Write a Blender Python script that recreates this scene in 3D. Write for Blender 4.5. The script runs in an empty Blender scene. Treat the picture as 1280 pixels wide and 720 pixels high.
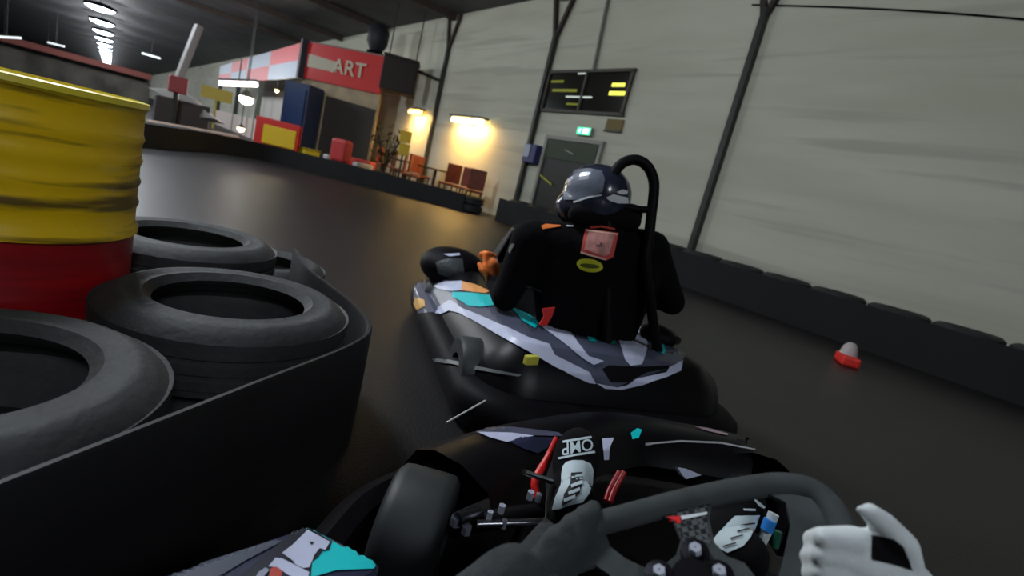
import bpy, bmesh, math, random
from mathutils import Vector, Matrix
from mathutils.bvhtree import BVHTree
from mathutils.geometry import delaunay_2d_cdt
random.seed(7)
S = bpy.context.scene
COL = S.collection
PI = math.pi

# ------------------------------------------------------------------ camera
F_PX, VP, ROLL, EYE = 640.0, (137.0, 105.0), math.radians(14), 0.85
_v = Vector(((VP[0]-640)/F_PX, (360-VP[1])/F_PX, -1)).normalized()       # camera-space direction of world +Y
_u = Vector((math.cos(ROLL), -math.sin(ROLL), 0)).cross(_v).normalized()
if _u.y < 0: _u = -_u
_r = _v.cross(_u)
R = Matrix((_r, _v, _u))                                                  # camera space -> world
EYE_P = Vector((0, 0, EYE))
cd = bpy.data.cameras.new('camera'); cam = bpy.data.objects.new('camera', cd); COL.objects.link(cam)
cam.matrix_world = Matrix.Translation(EYE_P) @ R.to_4x4()
cd.sensor_width = 36; cd.lens = 36*F_PX/1280; cd.clip_start = .02; cd.clip_end = 400
cd.dof.use_dof = True; cd.dof.focus_distance = 1.15; cd.dof.aperture_fstop = 3.6
S.camera = cam
def ray(x, y): return R @ Vector(((x-640)/F_PX, (360-y)/F_PX, -1))
def pd(x, y, d): return EYE_P + ray(x, y)*d
def pz(x, y, z=0): r = ray(x, y); return EYE_P + r*((z-EYE)/r.z)
def pX(x, y, X): r = ray(x, y); return EYE_P + r*(X/r.x)
def cdir(x, y, z): return (R @ Vector((x, y, z))).normalized()            # camera-space direction -> world

# ------------------------------------------------------------------ world, exposure
w = bpy.data.worlds.new('world'); S.world = w; w.use_nodes = True
w.node_tree.nodes['Background'].inputs[0].default_value = (.5, .55, .6, 1)
w.node_tree.nodes['Background'].inputs[1].default_value = .02
S.view_settings.view_transform = 'Standard'; S.view_settings.look = 'None'
S.view_settings.gamma = 1; S.view_settings.use_curve_mapping = False
S.view_settings.exposure = 0.0
HALL_W, WARM_W, WARM2_W = 228, 64, 44
CEIL = 5.15; WALL = 7.66

# ------------------------------------------------------------------ materials
def lin(c):
    c = c/255
    return c/12.92 if c <= .04045 else ((c+.055)/1.055)**2.4
def rgb(r, g, b): return (lin(r), lin(g), lin(b), 1)
MATS = {}
def mat(name, col, rough=.5, metal=0, emit=0, noise=0, nscale=8, bump=0, bscale=60, spec=None, stretch=None, col2=None, coat=0):
    if name in MATS: return MATS[name]
    m = bpy.data.materials.new(name); m.use_nodes = True; n = m.node_tree; b = n.nodes['Principled BSDF']
    b.inputs['Base Color'].default_value = rgb(*col); b.inputs['Roughness'].default_value = rough
    b.inputs['Metallic'].default_value = metal
    if spec is not None: b.inputs['Specular IOR Level'].default_value = spec
    if coat: b.inputs['Coat Weight'].default_value = coat; b.inputs['Coat Roughness'].default_value = .12
    if emit:
        b.inputs['Emission Color'].default_value = rgb(*col); b.inputs['Emission Strength'].default_value = emit
    tc = n.nodes.new('ShaderNodeTexCoord'); src = tc.outputs['Object']
    if stretch:
        mp = n.nodes.new('ShaderNodeMapping'); mp.inputs['Scale'].default_value = stretch
        n.links.new(src, mp.inputs[0]); src = mp.outputs[0]
    if noise:
        t = n.nodes.new('ShaderNodeTexNoise'); t.inputs['Scale'].default_value = nscale; t.inputs['Detail'].default_value = 5
        n.links.new(src, t.inputs['Vector'])
        r = n.nodes.new('ShaderNodeValToRGB'); r.color_ramp.elements[0].position = .35; r.color_ramp.elements[1].position = .65
        c2 = col2 or tuple(max(0, c*(1-noise)) for c in col)
        r.color_ramp.elements[0].color = rgb(*c2); r.color_ramp.elements[1].color = rgb(*col)
        n.links.new(t.outputs[0], r.inputs[0]); n.links.new(r.outputs[0], b.inputs['Base Color'])
    if bump:
        t2 = n.nodes.new('ShaderNodeTexNoise'); t2.inputs['Scale'].default_value = bscale; t2.inputs['Detail'].default_value = 4
        n.links.new(src, t2.inputs['Vector'])
        bp = n.nodes.new('ShaderNodeBump'); bp.inputs['Strength'].default_value = bump; bp.inputs['Distance'].default_value = .01
        n.links.new(t2.outputs[0], bp.inputs['Height']); n.links.new(bp.outputs[0], b.inputs['Normal'])
    MATS[name] = m
    return m
asphalt = mat('asphalt', (35, 33, 33), .44, noise=.25, nscale=1.3, bump=.25, bscale=90, spec=.5)
rubber = mat('rubber', (51, 53, 54), .7, noise=.3, nscale=6, bump=.3, bscale=45)
slick = mat('slick_rubber', (46, 50, 51), .55, noise=.15, nscale=10)
belt_m = mat('belt_rubber', (20, 18, 22), .6, noise=.25, nscale=3, bump=.15, bscale=20)
belt2_m = mat('barrier_rubber', (17, 18, 19), .8, noise=.4, nscale=1.5, bump=.3, bscale=12)
bplas = mat('black_plastic', (11, 9, 14), .6, noise=.2, nscale=9, spec=.12)
gloss = mat('gloss_black', (10, 9, 13), .4, spec=.2)
dark_m = mat('dark_metal', (52, 56, 52), .5, noise=.3, nscale=4)
rust_m = mat('brown_metal', (60, 46, 40), .6, noise=.3, nscale=4)
steel = mat('steel', (150, 150, 155), .25, 1)
silver = mat('bolt_silver', (200, 205, 220), .3, .3)
ceil_m = mat('roof_sheet', (78, 80, 84), .7, noise=.25, nscale=.8)
roofbeam_m = mat('roof_beam', (62, 52, 46), .6)
slate = mat('slate_wrap', (84, 88, 108), .38, noise=.12, nscale=12, coat=.2)
lav = mat('pale_wrap', (205, 210, 235), .4, noise=.06, nscale=14)
white_m = mat('white_paint', (225, 230, 232), .5, noise=.05, nscale=10)
teal = mat('teal_wrap', (8, 205, 208), .4)
navy = mat('navy_wrap', (40, 44, 70), .35, coat=.2)
orange = mat('orange_wrap', (240, 165, 95), .45)
orange_g = mat('orange_glove_fabric', (255, 135, 60), .8)
red_p = mat('red_paint', (225, 30, 30), .4)
yellow_l = mat('yellow_label', (205, 200, 80), .5)
suit = mat('black_suit_fabric', (9, 8, 12), .95, noise=.3, nscale=14, bump=.4, bscale=30, spec=.15)
suit2 = mat('charcoal_suit_fabric', (58, 63, 66), .9, noise=.25, nscale=16, bump=.5, bscale=40)
black_f = mat('black_fabric', (10, 9, 12), .95, spec=.2)

def wall_material():
    m = mat('painted_block_wall', (196, 198, 184), .75)
    n = m.node_tree; b = n.nodes['Principled BSDF']; tc = n.nodes.new('ShaderNodeTexCoord')
    def noise(scale, sx, sy, sz, lo, hi):
        mp = n.nodes.new('ShaderNodeMapping'); mp.inputs['Scale'].default_value = (sx, sy, sz); n.links.new(tc.outputs['Object'], mp.inputs[0])
        t = n.nodes.new('ShaderNodeTexNoise'); t.inputs['Scale'].default_value = scale; t.inputs['Detail'].default_value = 6
        n.links.new(mp.outputs[0], t.inputs['Vector'])
        r = n.nodes.new('ShaderNodeMapRange'); r.inputs[1].default_value = lo; r.inputs[2].default_value = hi
        n.links.new(t.outputs[0], r.inputs[0]); return r.outputs[0]
    a = noise(1.0, 1, .25, 1.6, .35, .62)
    c = noise(1.6, 1, .12, 2.6, .36, .46)                                  # long faint damp streaks
    def mix(fac, A, B):
        x = n.nodes.new('ShaderNodeMix'); x.data_type = 'RGBA'; n.links.new(fac, x.inputs[0])
        if isinstance(A, tuple): x.inputs[6].default_value = A
        else: n.links.new(A, x.inputs[6])
        if isinstance(B, tuple): x.inputs[7].default_value = B
        else: n.links.new(B, x.inputs[7])
        return x.outputs[2]
    base = mix(a, rgb(192, 192, 174), rgb(206, 208, 191))
    base = mix(c, rgb(184, 185, 169), base)
    n.links.new(base, b.inputs['Base Color'])
    br = n.nodes.new('ShaderNodeTexBrick'); br.inputs['Scale'].default_value = 2.5; br.inputs['Mortar Size'].default_value = .012
    mp = n.nodes.new('ShaderNodeMapping'); mp.inputs['Rotation'].default_value = (PI/2, 0, PI/2); n.links.new(tc.outputs['Object'], mp.inputs[0]); n.links.new(mp.outputs[0], br.inputs[0])
    bp = n.nodes.new('ShaderNodeBump'); bp.inputs['Strength'].default_value = .08; bp.inputs['Distance'].default_value = .01; bp.invert = True
    n.links.new(br.outputs['Fac'], bp.inputs['Height']); n.links.new(bp.outputs[0], b.inputs['Normal'])
    return m
wall_m = wall_material()
def drum_material(name, base, dark, lo, hi):
    m = mat(name, base, .42, coat=.2); n = m.node_tree; b = n.nodes['Principled BSDF']
    tc = n.nodes.new('ShaderNodeTexCoord'); mp = n.nodes.new('ShaderNodeMapping'); mp.inputs['Scale'].default_value = (.9, .9, 11)
    t = n.nodes.new('ShaderNodeTexNoise'); t.inputs['Scale'].default_value = 2.2; t.inputs['Detail'].default_value = 4
    r = n.nodes.new('ShaderNodeValToRGB'); r.color_ramp.elements[0].position = lo; r.color_ramp.elements[1].position = hi
    r.color_ramp.elements[0].color = rgb(*dark); r.color_ramp.elements[1].color = rgb(*base)
    n.links.new(tc.outputs['Object'], mp.inputs[0]); n.links.new(mp.outputs[0], t.inputs['Vector']); n.links.new(t.outputs[0], r.inputs[0])
    n.links.new(r.outputs[0], b.inputs['Base Color']); return m
drum_y = drum_material('yellow_drum_paint', (250, 205, 8), (110, 86, 12), .34, .48)
drum_r = drum_material('red_drum_paint', (172, 14, 22), (120, 8, 14), .3, .6)
def carbon_material():
    m = mat('carbon_weave', (34, 36, 38), .35); n = m.node_tree; b = n.nodes['Principled BSDF']
    tc = n.nodes.new('ShaderNodeTexCoord'); t = n.nodes.new('ShaderNodeTexChecker'); t.inputs['Scale'].default_value = 160
    t.inputs[1].default_value = rgb(85, 90, 92); t.inputs[2].default_value = rgb(22, 23, 25)
    mp = n.nodes.new('ShaderNodeMapping'); mp.inputs['Rotation'].default_value = (0, 0, .6); n.links.new(tc.outputs['Object'], mp.inputs[0]); n.links.new(mp.outputs[0], t.inputs[0]); n.links.new(t.outputs[0], b.inputs['Base Color'])
    return m
carbon = carbon_material()

# ------------------------------------------------------------------ helpers
def link(name, me, m, parent=None, smooth=False):
    if m is not None: me.materials.append(m)
    o = bpy.data.objects.new(name, me); COL.objects.link(o)
    if smooth:
        for p in me.polygons: p.use_smooth = True
    if parent is not None: o.parent = parent
    return o
def tag(o, label, cat, group=None):
    o['label'] = label; o['category'] = cat
    if group: o['group'] = group
    return o
def struct(o): o['kind'] = 'structure'; return o
def thing(name, label, cat, loc=(0, 0, 0), rotz=0, group=None):
    o = bpy.data.objects.new(name, None); COL.objects.link(o); o.location = loc; o.rotation_euler = (0, 0, rotz); o.empty_display_size = .1
    return tag(o, label, cat, group)
class MB:
    def __init__(s): s.v = []; s.f = []
    def add(s, vs, fs):
        k = len(s.v); s.v += [Vector(p) for p in vs]; s.f += [tuple(i+k for i in q) for q in fs]; return s
    def box(s, c, size, M=None):
        c = Vector(c); h = [a/2 for a in size]; M = M or Matrix.Identity(3)
        vs = [c + M @ Vector((x*h[0], y*h[1], z*h[2])) for x in (-1, 1) for y in (-1, 1) for z in (-1, 1)]
        return s.add(vs, [(0, 1, 3, 2), (4, 6, 7, 5), (0, 4, 5, 1), (2, 3, 7, 6), (0, 2, 6, 4), (1, 5, 7, 3)])
    def bar(s, a, b, wd, ht=None, up=(0, 0, 1)):
        a, b = Vector(a), Vector(b); d = b-a; z = d.normalized(); x = z.cross(Vector(up))
        if x.length < 1e-4: x = z.cross(Vector((1, 0, 0)))
        x.normalize(); y = x.cross(z); M = Matrix((x, z, y)).transposed()
        return s.box((a+b)/2, (wd, d.length, ht or wd), M)
    def tube(s, pts, r, n=10, closed=False, cap=True):
        pts = [Vector(p) for p in pts]; N = len(pts); rr = r if isinstance(r, (list, tuple)) else [r]*N
        base = len(s.v); prev = None
        for i, p in enumerate(pts):
            t = (pts[(i+1) % N]-pts[i-1]) if closed else (pts[min(i+1, N-1)]-pts[max(i-1, 0)])
            t.normalize()
            if prev is None:
                a = t.cross(Vector((0, 0, 1)));
                if a.length < .05: a = t.cross(Vector((1, 0, 0)))
            else: a = prev - t*prev.dot(t)
            a.normalize(); prev = a; b = t.cross(a)
            for k in range(n):
                an = 2*PI*k/n; s.v.append(p + (a*math.cos(an)+b*math.sin(an))*rr[i])
        for i in range(N if closed else N-1):
            j = (i+1) % N
            for k in range(n):
                s.f.append((base+i*n+k, base+i*n+(k+1) % n, base+j*n+(k+1) % n, base+j*n+k))
        if cap and not closed:
            s.f.append(tuple(base+k for k in range(n-1, -1, -1))); s.f.append(tuple(base+(N-1)*n+k for k in range(n)))
        return s
    def lathe(s, prof, o=(0, 0, 0), axis=(0, 0, 1), n=32, closed=False):
        o = Vector(o); z = Vector(axis).normalized(); x = z.orthogonal().normalized(); y = z.cross(x); base = len(s.v); m = len(prof)
        for k in range(n):
            a = 2*PI*k/n; d = x*math.cos(a)+y*math.sin(a)
            for r, h in prof: s.v.append(o + d*r + z*h)
        for k in range(n):
            k2 = (k+1) % n
            for i in range(m if closed else m-1):
                j = (i+1) % m; s.f.append((base+k*m+i, base+k2*m+i, base+k2*m+j, base+k*m+j))
        return s
    def prism(s, poly, d):
        poly = [Vector(p) for p in poly]; d = Vector(d); n = len(poly)
        return s.add(poly+[p+d for p in poly], [tuple(range(n-1, -1, -1)), tuple(range(n, 2*n))]+[(i, (i+1) % n, n+(i+1) % n, n+i) for i in range(n)])
    def sweep(s, path, prof, inward, closed=False):
        # path: xy points; prof: (inset, z) pairs; inward: xy unit vectors at each path point
        base = len(s.v); N = len(path); m = len(prof)
        for i in range(N):
            for a, z in prof: s.v.append(Vector((path[i][0]+inward[i][0]*a, path[i][1]+inward[i][1]*a, z)))
        for i in range(N if closed else N-1):
            j = (i+1) % N
            for k in range(m-1): s.f.append((base+i*m+k, base+j*m+k, base+j*m+k+1, base+i*m+k+1))
        return s
    def ball(s, c, r, seg=16, rings=10, M=None):
        c = Vector(c); r = Vector(r) if not isinstance(r, (int, float)) else Vector((r, r, r)); M = M or Matrix.Identity(3); base = len(s.v)
        for i in range(rings+1):
            t = PI*i/rings
            for k in range(seg):
                a = 2*PI*k/seg; s.v.append(c + M @ Vector((r.x*math.sin(t)*math.cos(a), r.y*math.sin(t)*math.sin(a), r.z*math.cos(t))))
        for i in range(rings):
            for k in range(seg): s.f.append((base+i*seg+k, base+i*seg+(k+1) % seg, base+(i+1)*seg+(k+1) % seg, base+(i+1)*seg+k))
        return s
    def build(s, name, m, parent=None, smooth=False, bevel=0, origin=None, subsurf=0):
        me = bpy.data.meshes.new(name); o3 = Vector(origin) if origin is not None else Vector((0, 0, 0))
        me.from_pydata([tuple(p-o3) for p in s.v], [], s.f)
        bm = bmesh.new(); bm.from_mesh(me); bmesh.ops.remove_doubles(bm, verts=bm.verts, dist=1e-5)
        bmesh.ops.dissolve_degenerate(bm, dist=1e-6, edges=bm.edges); bmesh.ops.recalc_face_normals(bm, faces=bm.faces); bm.to_mesh(me); bm.free()
        o = link(name, me, m, parent, smooth)
        if origin is not None: o.location = o3
        if bevel:
            md = o.modifiers.new('bevel', 'BEVEL'); md.width = bevel; md.segments = 2; md.limit_method = 'ANGLE'
        if subsurf:
            md = o.modifiers.new('sub', 'SUBSURF'); md.levels = md.render_levels = subsurf
        if smooth:
            try: me.set_sharp_from_angle(angle=math.radians(50))
            except Exception: pass
        return o
def bake(o):
    dg = bpy.context.evaluated_depsgraph_get(); me = bpy.data.meshes.new_from_object(o.evaluated_get(dg)); o.modifiers.clear(); o.data = me
    for p in me.polygons: p.use_smooth = True
    return o
def blob(name, caps, voxel, m, parent=None, smooth_it=6):
    """one continuous surface: tapered limbs (a, b, ra, rb) and ellipsoids ('e', c, (rx,ry,rz), M) fused together"""
    mb = MB()
    for c in caps:
        if c[0] == 'e': mb.ball(c[1], c[2], 20, 14, c[3] if len(c) > 3 else None); continue
        a, b, ra, rb = c; a, b = Vector(a), Vector(b); L = (b-a).length
        ax = (b-a)/max(L, 1e-6); prof = []
        for k in range(7): t = PI/2*k/6; prof.append((ra*math.sin(t)+1e-5, -ra*math.cos(t)))
        for k in range(7): t = PI/2*k/6; prof.append((rb*math.cos(t)+1e-5, L+rb*math.sin(t)))
        mb.lathe(prof, a, ax, 16)
    me = bpy.data.meshes.new(name); me.from_pydata([tuple(p) for p in mb.v], [], mb.f)
    bm = bmesh.new(); bm.from_mesh(me); bmesh.ops.remove_doubles(bm, verts=bm.verts, dist=1e-4); bmesh.ops.holes_fill(bm, edges=bm.edges); bmesh.ops.recalc_face_normals(bm, faces=bm.faces); bm.to_mesh(me); bm.free()
    o = link(name, me, m, parent)
    rm = o.modifiers.new('r', 'REMESH'); rm.mode = 'VOXEL'; rm.voxel_size = voxel
    if smooth_it: sm = o.modifiers.new('s', 'SMOOTH'); sm.factor = .5; sm.iterations = smooth_it
    return bake(o)
def bvh(objs):
    vs, fs = [], []; dg = bpy.context.evaluated_depsgraph_get(); dg.update()
    for o in objs:
        e = o.evaluated_get(dg); me = e.to_mesh(); k = len(vs); mw = e.matrix_world
        vs += [mw @ v.co for v in me.vertices]; fs += [tuple(i+k for i in p.vertices) for p in me.polygons]; e.to_mesh_clear()
    return BVHTree.FromPolygons(vs, fs)
def decal(name, poly, tree, m, parent, lift=.0015, step=6, jump=.09, tris=None):
    """a thin vinyl sticker lying on a surface"""
    bm = bmesh.new(); p2 = [Vector((x, y)) for x, y in poly]
    if tris is None:
        r = delaunay_2d_cdt(p2, [], [list(range(len(p2)))], 1, 1e-4); verts, faces = r[0], r[2]
    else: verts, faces = p2, tris
    bv = [bm.verts.new((v.x, v.y, 0)) for v in verts]
    for f in faces:
        try: bm.faces.new([bv[i] for i in f])
        except ValueError: pass
    for _ in range(6):
        es = [e for e in bm.edges if e.calc_length() > step]
        if not es: break
        bmesh.ops.subdivide_edges(bm, edges=es, cuts=1); bmesh.ops.triangulate(bm, faces=bm.faces)
    bad = []; dep = {}
    for v in bm.verts:
        d = ray(v.co.x, v.co.y); hit = tree.ray_cast(EYE_P, d.normalized())
        if hit[0] is None: bad.append(v); continue
        n = hit[1] if hit[1].dot(d) < 0 else -hit[1]
        v.co = hit[0] + n*lift; dep[v] = hit[3]
    fb = [f for f in bm.faces if any(v in bad for v in f.verts) or max(dep[v] for v in f.verts)-min(dep[v] for v in f.verts) > jump]
    bmesh.ops.delete(bm, geom=fb, context='FACES'); bmesh.ops.delete(bm, geom=[v for v in bm.verts if not v.link_faces], context='VERTS')
    if not bm.faces: bm.free(); print('EMPTY DECAL', name); return None
    me = bpy.data.meshes.new(name); bm.to_mesh(me); bm.free()
    o = link(name, me, m); o.parent = parent
    if parent is not None: bpy.context.view_layer.update(); o.matrix_parent_inverse = parent.matrix_world.inverted()
    return o
def text_tris(body, font_bold=True):
    c = bpy.data.curves.new('t', 'FONT'); c.body = body; c.size = 1; c.offset = .012 if font_bold else 0
    o = bpy.data.objects.new('t', c); COL.objects.link(o); dg = bpy.context.evaluated_depsgraph_get(); me = bpy.data.meshes.new_from_object(o.evaluated_get(dg))
    vs = [(v.co.x, v.co.y) for v in me.vertices]; fs = [tuple(p.vertices) for p in me.polygons]
    x0, x1 = min(v[0] for v in vs), max(v[0] for v in vs); y0, y1 = min(v[1] for v in vs), max(v[1] for v in vs)
    bpy.data.objects.remove(o); return [((a-x0)/(x1-x0), (b-y0)/(y1-y0)) for a, b in vs], fs
def quadmap(uv, q):   # q: tl, tr, br, bl
    u, v = uv; t = Vector(q[0])*(1-u)+Vector(q[1])*u; b = Vector(q[3])*(1-u)+Vector(q[2])*u; return tuple(t*v+b*(1-v))
def text_decal(name, body, q, tree, m, parent, **k):
    vs, fs = text_tris(body); return decal(name, [quadmap(v, q) for v in vs], tree, m, parent, tris=fs, step=8, **k)
def text3d(name, body, q3, m, parent, d):   # flat sign lettering on a quad of world points tl,tr,br,bl, raised by d
    vs, fs = text_tris(body); mb = MB(); q = [Vector(p) for p in q3]; P = []
    for u, v in vs: P.append((q[0]*(1-u)+q[1]*u)*v + (q[3]*(1-u)+q[2]*u)*(1-v) + Vector(d))
    mb.add(P, fs); return mb.build(name, m, parent)
def spline(pts, n=8, closed=False):
    P = [Vector(p) for p in pts]; N = len(P); out = []
    for i in range(N if closed else N-1):
        g = (lambda k: P[k % N]) if closed else (lambda k: P[max(0, min(N-1, k))])
        p0, p1, p2, p3 = g(i-1), g(i), g(i+1), g(i+2)
        for k in range(n):
            t = k/n; out.append(.5*((2*p1)+(p2-p0)*t+(2*p0-5*p1+4*p2-p3)*t*t+(3*p1-p0-3*p2+p3)*t**3))
    if not closed: out.append(P[-1])
    return out
def dup(root, loc, rotz=None, label=None, group=None):
    r = root.copy(); COL.objects.link(r); r.location = loc
    if rotz is not None: r.rotation_euler.z = rotz
    if label: r['label'] = label
    if group: r['group'] = group
    for ch in list(root.children):
        c = ch.copy(); COL.objects.link(c); c.parent = r
    return r

# ================================================================== SETTING
struct(MB().add([(-26, -12, 0), (WALL+.3, -12, 0), (WALL+.3, 185, 0), (-26, 185, 0)], [(0, 1, 2, 3)]).build('floor', asphalt))
struct(MB().box((WALL+.15, 86, CEIL/2), (.3, 196, CEIL)).build('wall_right', wall_m))
darkwall = mat('dark_wall_paint', (74, 72, 70), .8, noise=.2, nscale=.5)
struct(MB().box((-26.1, 86, CEIL/2), (.2, 196, CEIL)).build('wall_left', darkwall))
struct(MB().box((-9, 185.1, CEIL/2), (35, .2, CEIL)).build('wall_far', darkwall))
struct(MB().box((-9, -12.1, CEIL/2), (35, .2, CEIL)).build('wall_back', darkwall))
struct(MB().box((-9.1, 86, CEIL+.05), (34.2, 197, .1)).build('ceiling', ceil_m))
# roof beams across the hall at every column, with their brackets
COLY = [-4.8, 0.0, 4.8, 9.65, 14.45, 19.25, 24.05, 28.85]
for k, y in enumerate(COLY):
    struct(MB().box((-9, y, CEIL-.09), (33.2, .16, .18)).build('trim_%d' % (k+1), roofbeam_m))
for y in COLY:
    lab = {4.8: 'steel wall column with a forked top nearest the driver ahead', 9.65: 'slim steel wall column between the blue box and the high window',
           14.45: 'slim steel wall column between the two warm lamps'}.get(y, 'slim steel wall column further along the hall')
    if y < 4 or y > 15: continue
    t = thing('wall_column', lab, 'column', (WALL-.06, y, 0))
    MB().box((0, 0, 2.15), (.12, .10, 4.3)).build('post', dark_m, t, bevel=.01)
    MB().box((0, 0, .02), (.18, .2, .04)).build('foot_plate', dark_m, t)
    for s in (-1, 1):
        MB().bar((0, 0, 4.15), (0, s*.34, CEIL-.02), .08, .08, up=(1, 0, 0)).build('brace', rust_m, t)
# cable and drain pipe on the wall
tag(MB().tube(spline([(WALL-.02, *pX(x, y, WALL-.02)[1:]) for x, y in [(940, 6), (980, 7), (1062, 9.5), (1150, 14), (1220, 19), (1290, 25)]], 4), .012, 6).build('wall_cable', black_f, smooth=True),
    'thin black cable sagging along the top of the pale wall', 'cable')
tag(MB().tube([pX(768, -40, WALL-.04), pX(742, 88, WALL-.04)], .035, 8).build('drain_pipe', mat('grey_pipe', (120, 120, 112), .6), smooth=True),
    'grey pipe coming down the wall to the high window', 'pipe')

# high window and door in the wall
WX = WALL-.02
def wrect(pts, X=WX): return [pX(x, y, X) for x, y in pts]
frame_m = mat('window_frame_paint', (70, 66, 58), .6)
glass_m = mat('dark_glazing', (22, 24, 16), .12, coat=.3)
y0, y1, z0, z1 = 7.12, 9.55, 2.62, 3.45
t = struct(MB().box((WX+.01, (y0+y1)/2, (z0+z1)/2), (.03, y1-y0, z1-z0)).build('window_1', glass_m))
for nm, c, sz in (('window_frame', ((y0+y1)/2, z1), (y1-y0+.1, .06)), ('window_frame', ((y0+y1)/2, z0), (y1-y0+.1, .06)), ('window_frame', (y0, (z0+z1)/2), (.06, z1-z0)), ('window_frame', (y1, (z0+z1)/2), (.06, z1-z0)), ('window_frame', (8.35, (z0+z1)/2), (.05, z1-z0))):
    MB().box((WX-.02, c[0], c[1]), (.06, sz[0], sz[1])).build(nm, frame_m, t)
lit_y = mat('yellow_reflection', (225, 225, 90), .5, emit=1.2)  # glowing slabs that paint reflections onto the dark window glass
lit_o = mat('olive_reflection', (120, 125, 20), .5, emit=.45)
lit_w = mat('white_reflection', (200, 210, 200), .5, emit=.7)
def slab(c, l, h, m, name): return MB().box((WX-.012, c[0], c[1]), (.02, l, h)).build(name, m, t, bevel=.008)
slab((7.42, 3.18), .34, .075, lit_y, 'glass_reflection'); slab((7.4, 3.02), .42, .08, lit_y, 'glass_reflection')
slab((9.25, 3.25), .42, .05, lit_o, 'glass_reflection'); slab((8.95, 3.06), .8, .06, lit_o, 'glass_reflection'); slab((8.6, 2.78), .35, .04, lit_o, 'glass_reflection')
slab((8.5, 3.42), .3, .05, lit_w, 'glass_reflection'); slab((8.45, 2.93), .8, .035, lit_w, 'glass_reflection')
y0, y1, z1 = 7.45, 9.05, 2.02
d = struct(MB().box((WX+.01, (y0+y1)/2, z1/2), (.06, y1-y0, z1)).build('door_1', mat('door_black_green', (18, 22, 16), .5)))
MB().box((WX-.03, (y0+y1)/2, z1-.22), (.03, y1-y0-.08, .4)).build('door_panel', mat('door_green', (42, 60, 32), .6), d)
for c, sz in ((((y0+y1)/2, z1+.03), (y1-y0+.16, .08)), ((y0-.04, z1/2), (.08, z1)), ((y1+.04, z1/2), (.08, z1))):
    MB().box((WX-.02, c[0], c[1]), (.08, sz[0], sz[1])).build('door_frame', mat('door_frame_paint', (150, 150, 142), .6), d)
MB().bar((WX-.06, 8.1, 1.75), (WX-.06, 8.4, 1.82), .02).build('door_handle', steel, d)
MB().bar((WX-.05, 8.55, 1.05), (WX-.05, 9.0, 1.2), .03).build('door_push_bar', mat('yellow_bar', (190, 190, 40), .5), d)
t = thing('exit_sign', 'small glowing green exit sign above the dark door', 'exit sign', (WALL, 7.98, 2.24))
MB().box((-.05, 0, 0), (.07, .42, .17)).build('housing', mat('sign_housing', (160, 170, 160), .5), t, bevel=.01)
MB().box((-.09, 0, 0), (.01, .38, .14)).build('lit_panel', mat('exit_green', (60, 225, 165), .5, emit=1.6), t)
mw_ = mat('exit_white', (235, 255, 250), .5, emit=1.8)
MB().box((-.098, -.07, 0), (.006, .16, .1)).build('door_symbol', mw_, t)
MB().prism([(-.099, .16, 0), (-.099, .09, .05), (-.099, .09, -.05)], (.004, 0, 0)).build('arrow', mw_, t)
t = thing('wall_notice', 'small tan notice board beside the green exit sign', 'notice board', (WALL, 7.25, 2.42))
MB().box((-.02, 0, 0), (.04, .42, .22)).build('board', mat('tan_board', (120, 105, 62), .7), t)
MB().box((-.045, 0, -.12), (.02, .46, .03)).build('ledge', frame_m, t)
t = thing('wall_box', 'blue and white box fixed to the wall left of the door', 'first aid box', (WALL, 9.45, 1.62))
MB().box((-.09, 0, 0), (.18, .44, .42)).build('case', mat('blue_box_paint', (52, 58, 110), .5), t, bevel=.02)
MB().box((-.19, .09, .05), (.02, .22, .28)).build('white_label', mat('pale_label', (165, 175, 195), .5), t)

# ceiling lights: one long row of round high-bay lamps
lamp_on = mat('lamp_white', (225, 238, 255), .5, emit=14)
LZ = 4.6
proto = None
ORD = ['first', 'second', 'third', 'fourth', 'fifth', 'sixth', 'seventh', 'eighth', 'ninth']
for k in range(-1, 19):
    y = 38.6 + (k-4)*8.6
    if y < -5: continue
    if y > 172: break
    if proto is None:
        proto = thing('ceiling_lamp', 'round white ceiling lamp in the receding row over the track', 'ceiling lamp', (-.66, y, LZ), 0, 'ceiling lamps in one receding row')
        MB().lathe([(.001, -.1), (.3, -.09), (.55, -.02), (.66, .06), (.68, .2)], n=28).build('lens', lamp_on, proto)
        MB().lathe([(.69, .05), (.74, .06), (.72, .2), (.4, .3), (.001, .32)], n=28).build('housing', bplas, proto, smooth=True)
        MB().tube([(0, 0, .2), (0, 0, CEIL-LZ)], .02, 8).build('hanger', steel, proto)
        o = proto
    else: o = dup(proto, (-.66, y, LZ))
    if 4 <= k <= 12: o['label'] = ORD[k-4] + ' round white lamp from the top of the receding ceiling row'
    if y < 60:
        L = bpy.data.lights.new('ceiling_lamp_light', 'POINT'); L.shadow_soft_size = .45; L.energy = HALL_W; L.color = (.93, .97, 1)
        lo = bpy.data.objects.new('ceiling_lamp_light', L); COL.objects.link(lo); lo.parent = o; lo.location = (0, 0, -.62)
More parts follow.
